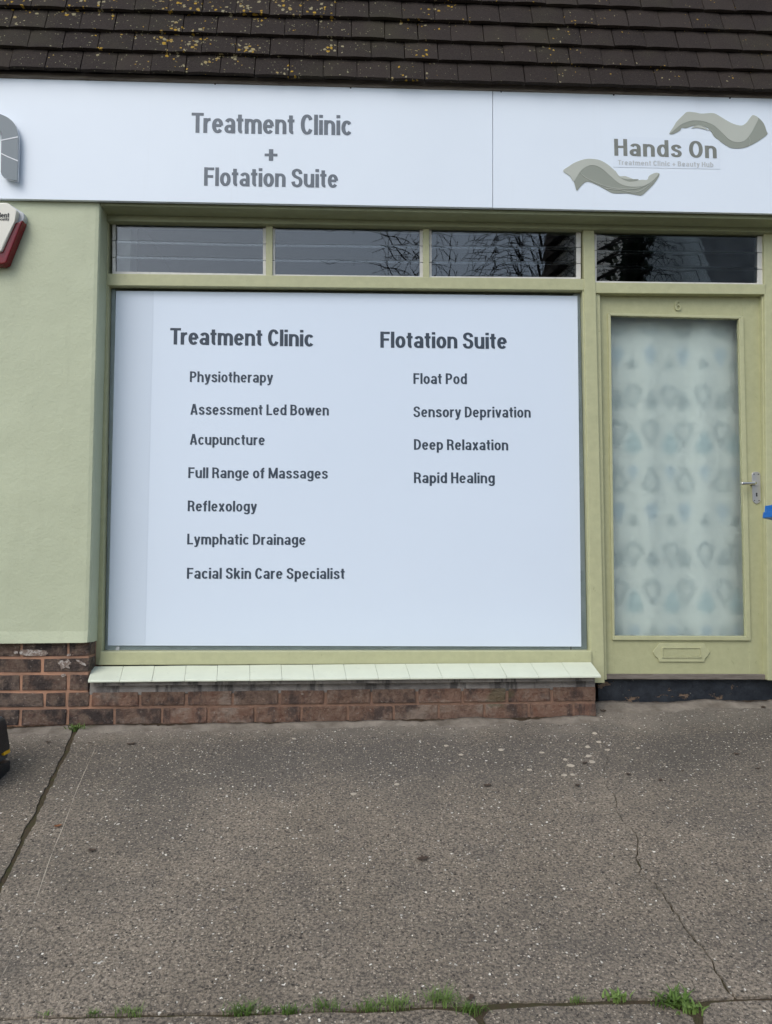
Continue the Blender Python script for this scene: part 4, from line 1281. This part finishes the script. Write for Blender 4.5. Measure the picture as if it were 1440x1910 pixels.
# ------------------------------------------------------------------ alarm box on the pier
YA = YR - 0.0
ab = empty('alarm_box', P(0, 492, YR))
tag(ab, 'white alarm box with dark red lens fixed to the green wall', 'alarm box')
def apoly(name, pts, Yf, Yb, mat, bev, par):
    bm = bmesh.new()
    f = [P(x, y, Yf) for x, y in pts]
    add_prism(bm, f, [Vector((p.x, Yb, p.z)) for p in f], bev, 3)
    return finish(name, bm, mat, par, smooth=False)
Q = lambda x, y: (x / 4.0, 180 + y / 4.0)
apoly('back_case', [Q(-420, 800), Q(60, 795), Q(178, 870), Q(182, 905), Q(50, 1235), Q(20, 1250), Q(-380, 1250), Q(-540, 880)], YR - 0.035, YR + 0.002, M['palegrey'], 0.006, ab)
apoly('lens', [Q(172, 918), Q(108, 945), Q(20, 1150), Q(-330, 1165), Q(-380, 1245), Q(20, 1250), Q(45, 1238)], YR - 0.052, YR - 0.0, M['red'], 0.008, ab)
apoly('front_cover', [Q(-420, 790), Q(55, 790), Q(128, 848), Q(106, 935), Q(8, 1155), Q(-345, 1160), Q(-470, 870)], YR - 0.066, YR - 0.03, M['cream'], 0.007, ab)
YAL = YR - 0.0665
def on_cover(text, l_, r_, cap, mat):
    A, B = P(*l_, YR), P(*r_, YR)
    o = lettering(text, l_, r_, cap, YAL, mat, ab, name='lettering')
    return o
fz = lambda x, y: (x / 4.0 + 0.4, 180 + y / 4.0)
on_cover('lent', fz(-4, 903), fz(68, 904), 9.0, M['ink_black'])
on_cover('ecurity', fz(-12, 925), fz(66, 925), 5.0, M['ink_black'])

# ------------------------------------------------------------------ tool case at the left edge, blue trestle at the right edge
YTC = -0.42
gA = PG(5, 1486)
tc = empty('tool_case', (gA.x - 0.22, gA.y + 0.1, G(gA.x - 0.22, gA.y + 0.1)))
tag(tc, 'black plastic tool case with yellow latch standing at the left edge of the picture', 'tool case')
Yt = gA.y
def tpoly(name, pts, Yf, dep, mat, bev):
    bm = bmesh.new()
    f = [P(x, y, Yt + 0.2) for x, y in pts]
    f = [Vector((p.x, Yf, p.z)) for p in f]
    add_prism(bm, f, [p + Vector((0, dep, 0)) for p in f], bev, 3)
    return finish(name, bm, mat, tc)
tpoly('base', [(-190, 1418), (16, 1420), (15, 1440), (9, 1468), (5, 1487), (-190, 1492)], Yt, 0.22, M['blackplastic'], 0.006)
tpoly('lid', [(-190, 1336), (-8, 1333), (3, 1338), (9, 1346), (11, 1372), (13, 1416), (-190, 1416)], Yt + 0.004, 0.212, M['smoke'], 0.012)
tpoly('corner_guard', [(3, 1338), (9, 1341), (12, 1352), (13, 1366), (17, 1390), (18, 1398), (10, 1400), (9, 1352)], Yt + 0.10, 0.105, M['blackplastic'], 0.004)
tpoly('latch', [(9.5, 1393), (17, 1392.5), (18.5, 1404), (13.5, 1403.5)], Yt + 0.150, 0.055, M['yellow'], 0.002)
tpoly('rim', [(-190, 1424), (16, 1428), (16.5, 1432), (-190, 1433)], Yt - 0.006, 0.05, M['smoke'], 0.002)

YTb = -0.55
tbx = P(1452, 960, YTb).x
tb = empty('trestle', (tbx + 0.25, YTb, G(tbx + 0.25, YTb)))
tag(tb, 'bright blue plastic trestle end poking in beside the door handle', 'trestle')
def bpoly(name, pts, Yf, dep, mat, bev):
    bm = bmesh.new()
    f = [P(x, y, Yf + dep) for x, y in pts]
    f = [Vector((p.x, Yf, p.z)) for p in f]
    add_prism(bm, f, [p + Vector((0, dep, 0)) for p in f], bev, 2)
    return finish(name, bm, mat, tb)
bpoly('top_beam', [(1426.5, 943.5), (1640, 950), (1640, 975), (1425.5, 957)], YTb + 0.004, 0.06, M['blue'], 0.003)
bpoly('lower_beam', [(1423.2, 955.5), (1640, 962), (1640, 1018), (1422, 966.5)], YTb, 0.072, M['blue'], 0.003)
for xx in (1490, 1615):
    a = P(xx, 975, YTb + 0.03)
    for sgn in (-1, 1):
        bm = bmesh.new()
        fy = a.y + 0.22 * sgn
        foot = Vector((a.x + 0.02, fy, G(a.x + 0.02, fy)))
        tube(bm, [a + Vector((0, 0.02 * sgn, 0)), foot], [0.018, 0.016], 8)
        finish('leg', bm, M['blue'], tb)

# ------------------------------------------------------------------ weeds, leaves, trodden gum
def weed(px, py, size, nbl, seed, label, Y=None, broad=False):
    rr = random.Random(seed)
    base = PG(px, py) if Y is None else Vector((P(px, py, Y).x, Y, G(P(px, py, Y).x, Y) + 0.004))
    bm = bmesh.new()
    for i in range(int(nbl * (1.6 if broad else 2.2))):
        az = rr.uniform(0, 2 * math.pi)
        ln = size * rr.uniform(0.22, 0.80)
        lean = rr.uniform(0.3, 1.5)
        w_ = (0.0026 if broad else 0.0010) * rr.uniform(0.6, 1.3)
        o0 = Vector((rr.gauss(0, size * 0.42), rr.gauss(0, size * 0.14), -0.012))
        d = Vector((math.cos(az), math.sin(az), 0))
        s = Vector((-d.y, d.x, 0))
        prev = None
        for j in range(5):
            t = j / 4
            c_ = o0 + d * (ln * lean * t ** 1.4) + Vector((0, 0, ln * (t - 0.40 * lean * t * t) + 0.012 * min(1, t * 4)))
            prof = (math.sin(math.pi * min(1, t * 0.8 + 0.2)) if broad else (1 - t ** 2))
            hw = w_ * max(0.08, prof)
            cur = [bm.verts.new(base + c_ - s * hw), bm.verts.new(base + c_ + s * hw)]
            if prev:
                bm.faces.new((prev[0], prev[1], cur[1], cur[0]))
            prev = cur
    o_ = finish('weed', bm, M['weed'], None, org=base)
    tag(o_, label, 'weed', 'weeds in the paving joints')
    return o_
W = [
 (820, 1868, 0.050, 55, 1, False, 'fullest grass tuft in the near paving joint, below centre', None),
 (735, 1876, 0.040, 40, 2, False, 'grass tuft just left of the fullest tuft in the near joint', None),
 (688, 1880, 0.032, 34, 3, False, 'grass tuft third left of the fullest tuft in the near joint', None),
 (606, 1880, 0.034, 28, 4, False, 'grass tuft beside a dry straw in the middle of the near joint', None),
 (540, 1887, 0.026, 30, 5, False, 'low grass tuft left of the middle of the near joint', None),
 (455, 1888, 0.038, 46, 6, False, 'bushy grass tuft below and left of centre in the near joint', None),
 (240, 1889, 0.030, 24, 7, False, 'small grass tuft in the left third of the near joint', None),
 (172, 1892, 0.018, 14, 8, False, 'tiny sprout second from left in the near joint', None),
 (84, 1894, 0.016, 10, 9, False, 'tiny sprout furthest left in the near joint', None),
 (880, 1884, 0.035, 34, 10, False, 'grass growing in the broken slab corner at the bottom', None),
 (500, 1887, 0.018, 18, 18, False, 'tiny sprout between two larger tufts in the near joint', None),
 (1075, 1866, 0.016, 14, 11, False, 'tiny green sprout right of centre in the near joint', None),
 (1150, 1862, 0.026, 26, 12, True, 'small broad leaved weed right of centre in the near joint', None),
 (1255, 1872, 0.048, 46, 13, True, 'largest broad leaved weed at the right of the near joint', None),
 (1290, 1885, 0.030, 22, 19, True, 'weed trailing in the gap between the right hand near slabs', None),
 (142, 1362, 0.045, 26, 14, True, 'spindly weed where the slab joint meets the brick wall', None),
 (511, 1346, 0.026, 18, 15, True, 'green weed at the brick base, leftmost below the sill', None),
 (548, 1345, 0.022, 16, 16, True, 'small green weed second along the brick base', None),
 (801, 1340, 0.026, 20, 17, True, 'bright green weed at the brick base right of centre', None),
 (1122, 1314, 0.016, 14, 20, True, 'tiny moss sprout in the corner beside the black doorstep', None)]
for px, py, sz, nb, sd_, br, lab, Y in W:
    weed(px, py, sz * 1.2, nb, sd_, lab, Y, br)
def leaf(px, py, ln, wd, ang, mat, label, name='fallen_leaf'):
    ln, wd = ln * 0.8, wd * 0.62
    base = PG(px, py) + Vector((0, 0, 0.003))
    bm = bmesh.new()
    n = 8
    L, C_, R2 = [], [], []
    for i in range(n + 1):
        t = i / n
        hw = wd * math.sin(math.pi * (0.06 + 0.9 * t)) ** 0.8 * (1 + 0.9 * noise.noise(Vector((t * 7, px * 0.37, 0))))
        x = (t - 0.5) * ln
        crl = 0.006 * abs(t - 0.4) + 0.002 * noise.noise(Vector((t * 5, py, 3)))
        for lst, s in ((L, -1), (C_, 0), (R2, 1)):
            v = Vector((x, s * hw, crl + 0.3 * hw * abs(s)))
            v.rotate(Matrix.Rotation(ang, 3, 'Z'))
            v.z += GB * v.y
            lst.append(bm.verts.new(base + v))
    for i in range(n):
        bm.faces.new((L[i], C_[i], C_[i + 1], L[i + 1]))
        bm.faces.new((C_[i], R2[i], R2[i + 1], C_[i + 1]))
    o_ = finish(name, bm, mat, None, org=base)
    tag(o_, label, 'leaf', 'dead leaves on the paving')
for a in ((789, 1604, 0.050, 0.017, 0.2, M['deadleaf'], 'crumpled brown leaf in the middle of the forecourt'),
          (909, 1467, 0.040, 0.012, 0.1, M['deadleaf'], 'dark leaf right of centre halfway up the forecourt'),
          (108, 1543, 0.032, 0.012, 0.2, M['deadleaf_o'], 'orange brown leaf between the slab joint and the scratch'),
          (172, 1588, 0.036, 0.010, -0.3, M['deadleaf'], 'dark curled leaf right of the orange leaf'),
          (245, 1389, 0.050, 0.012, 0.1, M['deadleaf'], 'long dark leaf near the wall left of centre'),
          (168, 1387, 0.022, 0.006, 0.1, M['deadleaf'], 'thin dark leaf near the weed by the wall'),
          (90, 1386, 0.030, 0.010, 0.1, M['deadleaf'], 'dark leaf near the tool case'),
          (404, 1352, 0.050, 0.016, 0.1, M['deadleaf'], 'dark leaf clump at the brick base left of centre'),
          (855, 1342, 0.045, 0.012, 0.1, M['deadleaf'], 'dark leaf clump at the brick base right of centre'),
          (1126, 1328, 0.036, 0.020, 0.4, M['deadleaf'], 'brown leaf lodged in the corner by the doorstep'),
          (1424, 1321, 0.030, 0.016, 0.2, M['deadleaf'], 'dark leaf at the right end of the doorstep'),
          (1373, 1408, 0.036, 0.010, -0.2, M['deadleaf'], 'dark leaf in front of the door, upper right one'),
          (1414, 1435, 0.030, 0.007, -0.1, M['deadleaf'], 'thin dark leaf nearest the right edge'),
          (1273, 1440, 0.020, 0.006, 0.1, M['deadleaf'], 'small dark scrap in front of the door, between two larger ones'),
          (1232, 1457, 0.020, 0.012, 0.5, M['deadleaf'], 'square dark scrap in front of the door'),
          (1172, 1446, 0.024, 0.009, -0.4, M['deadleaf'], 'dark leaf just right of the paving crack'),
          (1091, 1425, 0.030, 0.010, 0.2, M['deadleaf'], 'dark leaf among the pale gum spots'),
          (1077, 1467, 0.026, 0.010, 0.1, M['deadleaf'], 'dark leaf left of the crack, lower one'),
          (724, 1560, 0.014, 0.006, 0.1, M['deadleaf'], 'tiny dark scrap above the crumpled brown leaf'),
          (877, 1320 + 545, 0.03, 0.010, 0.7, M['deadleaf'], 'brown leaf scrap beside the fullest grass tuft')):
    leaf(*a)
for gi, (px, py, rr) in enumerate(((1110, 1368, .018), (1117, 1384, .017), (1096, 1393, .017), (1010, 1404, .015), (1134, 1399, .016), (1098, 1410, .020), (1054, 1417, .014), (1104, 1421, .019), (1064, 1428, .020), (1053, 1446, .017), (1068, 1445, .015), (988, 1436, .014), (832, 1391, .014), (934, 1399, .017), (860, 1408, .012), (740, 1463, .014), (548, 1378, .012), (660, 1481, .015), (1190, 1396, .014))):
    base = PG(px, py)
    bm = bmesh.new()
    ring, n = [], 14
    for i in range(n):
        a = i * 2 * math.pi / n
        r_ = rr * (0.72 + 0.4 * noise.noise(Vector((math.cos(a) * 1.5, math.sin(a) * 1.5, gi * 3.1))))
        x, y = math.cos(a) * r_, math.sin(a) * r_ * 0.8
        ring.append((x, y))
    o_ = [bm.verts.new(base + Vector((x, y, GB * y + GA * x + 0.0002))) for x, y in ring]
    i_ = [bm.verts.new(base + Vector((x * .8, y * .8, GB * y * .8 + 0.0022))) for x, y in ring]
    bm.faces.new(i_)
    for i in range(n):
        bm.faces.new((o_[i], o_[(i + 1) % n], i_[(i + 1) % n], i_[i]))
    finish('gum_spot', bm, M['gum'], pavement, smooth=False)
# pale scored line beside the joint
sc_ = spline([(177, 1398), (158, 1440), (140, 1482), (122, 1532), (98, 1590), (82, 1635), (60, 1700), (38, 1748), (20, 1790), (0, 1828)], 6)
bm = bmesh.new()
prev = None
for i, q_ in enumerate(sc_):
    c_ = PG(*q_)
    hw = 0.0013 * max(0.0, 0.40 + 1.3 * noise.noise(Vector((q_[0] * 0.05, q_[1] * 0.05, 0.3)))) + 0.0003
    cur = [bm.verts.new(c_ + Vector((-hw, 0, 0.0012))), bm.verts.new(c_ + Vector((hw, 0, 0.0012)))]
    if prev:
        bm.faces.new((prev[0], prev[1], cur[1], cur[0]))
    prev = cur
finish('scored_line', bm, M['gum'], pavement)

# ------------------------------------------------------------------ trees across the street (seen mirrored in the louvres)
def bare_tree(name, loc, height, seed, label, lean=(0, 0), levels=5):
    rr = random.Random(seed)
    t_ = tag(empty(name, loc), label, 'tree', 'trees across the street')
    trunk, br = bmesh.new(), bmesh.new()
    def grow(bm_, p, d, ln, r_, lev):
        pts, rad = [p.copy()], [r_]
        n = 6
        q_ = p.copy()
        dd = d.copy()
        for i in range(n):
            dd = (dd + Vector((rr.gauss(0, .22), rr.gauss(0, .22), rr.gauss(0.05 if lev < 3 else -0.09, .16)))).normalized()
            q_ = q_ + dd * (ln / n)
            pts.append(q_.copy())
            rad.append(max(0.008, r_ * (1 - 0.55 * (i + 1) / n)))
        tube(bm_, pts, rad, 8 if lev == 0 else (6 if lev < 2 else (4 if lev < 4 else 3)), cap=False)
        if lev >= levels: return
        kids = (5, 5, 4, 4, 3, 3)[lev]
        for c_ in range(kids):
            f_ = rr.uniform(0.35, 1.0) if c_ else 1.0
            i = min(n, max(1, int(round(f_ * n))))
            ax = Vector((rr.gauss(0, 1), rr.gauss(0, 1), rr.gauss(0, .5))).normalized()
            nd = (dd * rr.uniform(0.5, 1.0) + ax * rr.uniform(0.55, 1.0) + Vector((0, 0, 0.22 if lev < 3 else 0))).normalized()
            grow(br, pts[i], nd, ln * rr.uniform(0.50, 0.74), rad[i] * rr.uniform(0.5, 0.72), lev + 1)
    grow(trunk, Vector(loc), Vector((lean[0], lean[1], 1)).normalized(), height * 0.36, height * 0.022, 0)
    finish('trunk', trunk, M['bark'], t_, smooth=True)
    finish('branches', br, M['bark'], t_, smooth=True)
zst = zs
bare_tree('bare_tree', (7.6, -17.0, zst), 17.0, 5, 'tallest bare winter tree, its limbs mirrored in the third louvre pane', (-0.34, 0.0), 5)
bare_tree('bare_tree', (3.4, -19.0, zst), 12.0, 12, 'smaller bare tree mirrored in the middle louvre pane', (-0.12, 0.0), 4)
def evergreen(loc, height, seed, label):
    rr = random.Random(seed)
    t_ = tag(empty('evergreen_tree', loc), label, 'tree', 'trees across the street')
    bm = bmesh.new()
    tube(bm, [Vector(loc), Vector(loc) + Vector((0, 0, height * 0.9))], [0.28, 0.04], 8)
    finish('trunk', bm, M['bark'], t_)
    bm = bmesh.new()
    for i in range(2200):
        h_ = rr.uniform(0.12, 1.0)
        rad = height * 0.075 * (1.05 - h_) ** 0.7 * math.sqrt(rr.random()) * 1.25
        a = rr.uniform(0, 6.283)
        c_ = Vector(loc) + Vector((math.cos(a) * rad, math.sin(a) * rad, h_ * height))
        s = rr.uniform(0.08, 0.22)
        u = Vector((rr.gauss(0, 1), rr.gauss(0, 1), rr.gauss(0, 1))).normalized()
        v = u.cross(Vector((rr.gauss(0, 1), rr.gauss(0, 1), rr.gauss(0, 1)))).normalized()
        bm.faces.new([bm.verts.new(c_ + u * s), bm.verts.new(c_ + v * s * 0.5), bm.verts.new(c_ - u * s), bm.verts.new(c_ - v * s * 0.5)])
    finish('crown', bm, M['needles'], t_)
evergreen((7.3, -16.0, zst), 11.0, 3, 'tall dark evergreen mirrored in the louvre over the door')

# house added across the street so the louvre over the door mirrors something dark
hx0, hx1, hy0, hy1, hz = 9.0, 19.0, -30.0, -21.0, 10.5
house = tag(empty('house', ((hx0 + hx1) / 2, (hy0 + hy1) / 2, zst)), 'plain white house added across the street to darken the louvre over the door', 'house')
M['housewall'] = paint('white_house_wall', (0.78, 0.78, 0.75), 0.9, 0.2, 2, bump=0.2)
bm = bmesh.new()
add_box(bm, (hx0, hy0, zst), (hx1, hy1, zst + hz))
finish('wall', bm, M['housewall'], house)
bm = bmesh.new()
ym = (hy0 + hy1) / 2
A = [Vector((hx0 - 0.4, hy1 + 0.5, zst + hz - 0.1)), Vector((hx0 - 0.4, ym, zst + hz + 3.4)), Vector((hx0 - 0.4, hy0 - 0.5, zst + hz - 0.1))]
add_prism(bm, A, [p + Vector((hx1 - hx0 + 0.8, 0, 0)) for p in A])
finish('roof', bm, M['tile'], house)
for wx in (10.4, 13.2, 16.2):
    bm = bmesh.new()
    add_box(bm, (wx, hy1 - 0.05, zst + 1.0), (wx + 1.5, hy1 + 0.03, zst + 2.3), 0.01)
    wf = finish('window', bm, M['whiteedge'], house)
    bm = bmesh.new()
    add_box(bm, (wx + 0.08, hy1 + 0.031, zst + 1.08), (wx + 1.42, hy1 + 0.04, zst + 2.22))
    finish('pane', bm, M['tint'], wf)
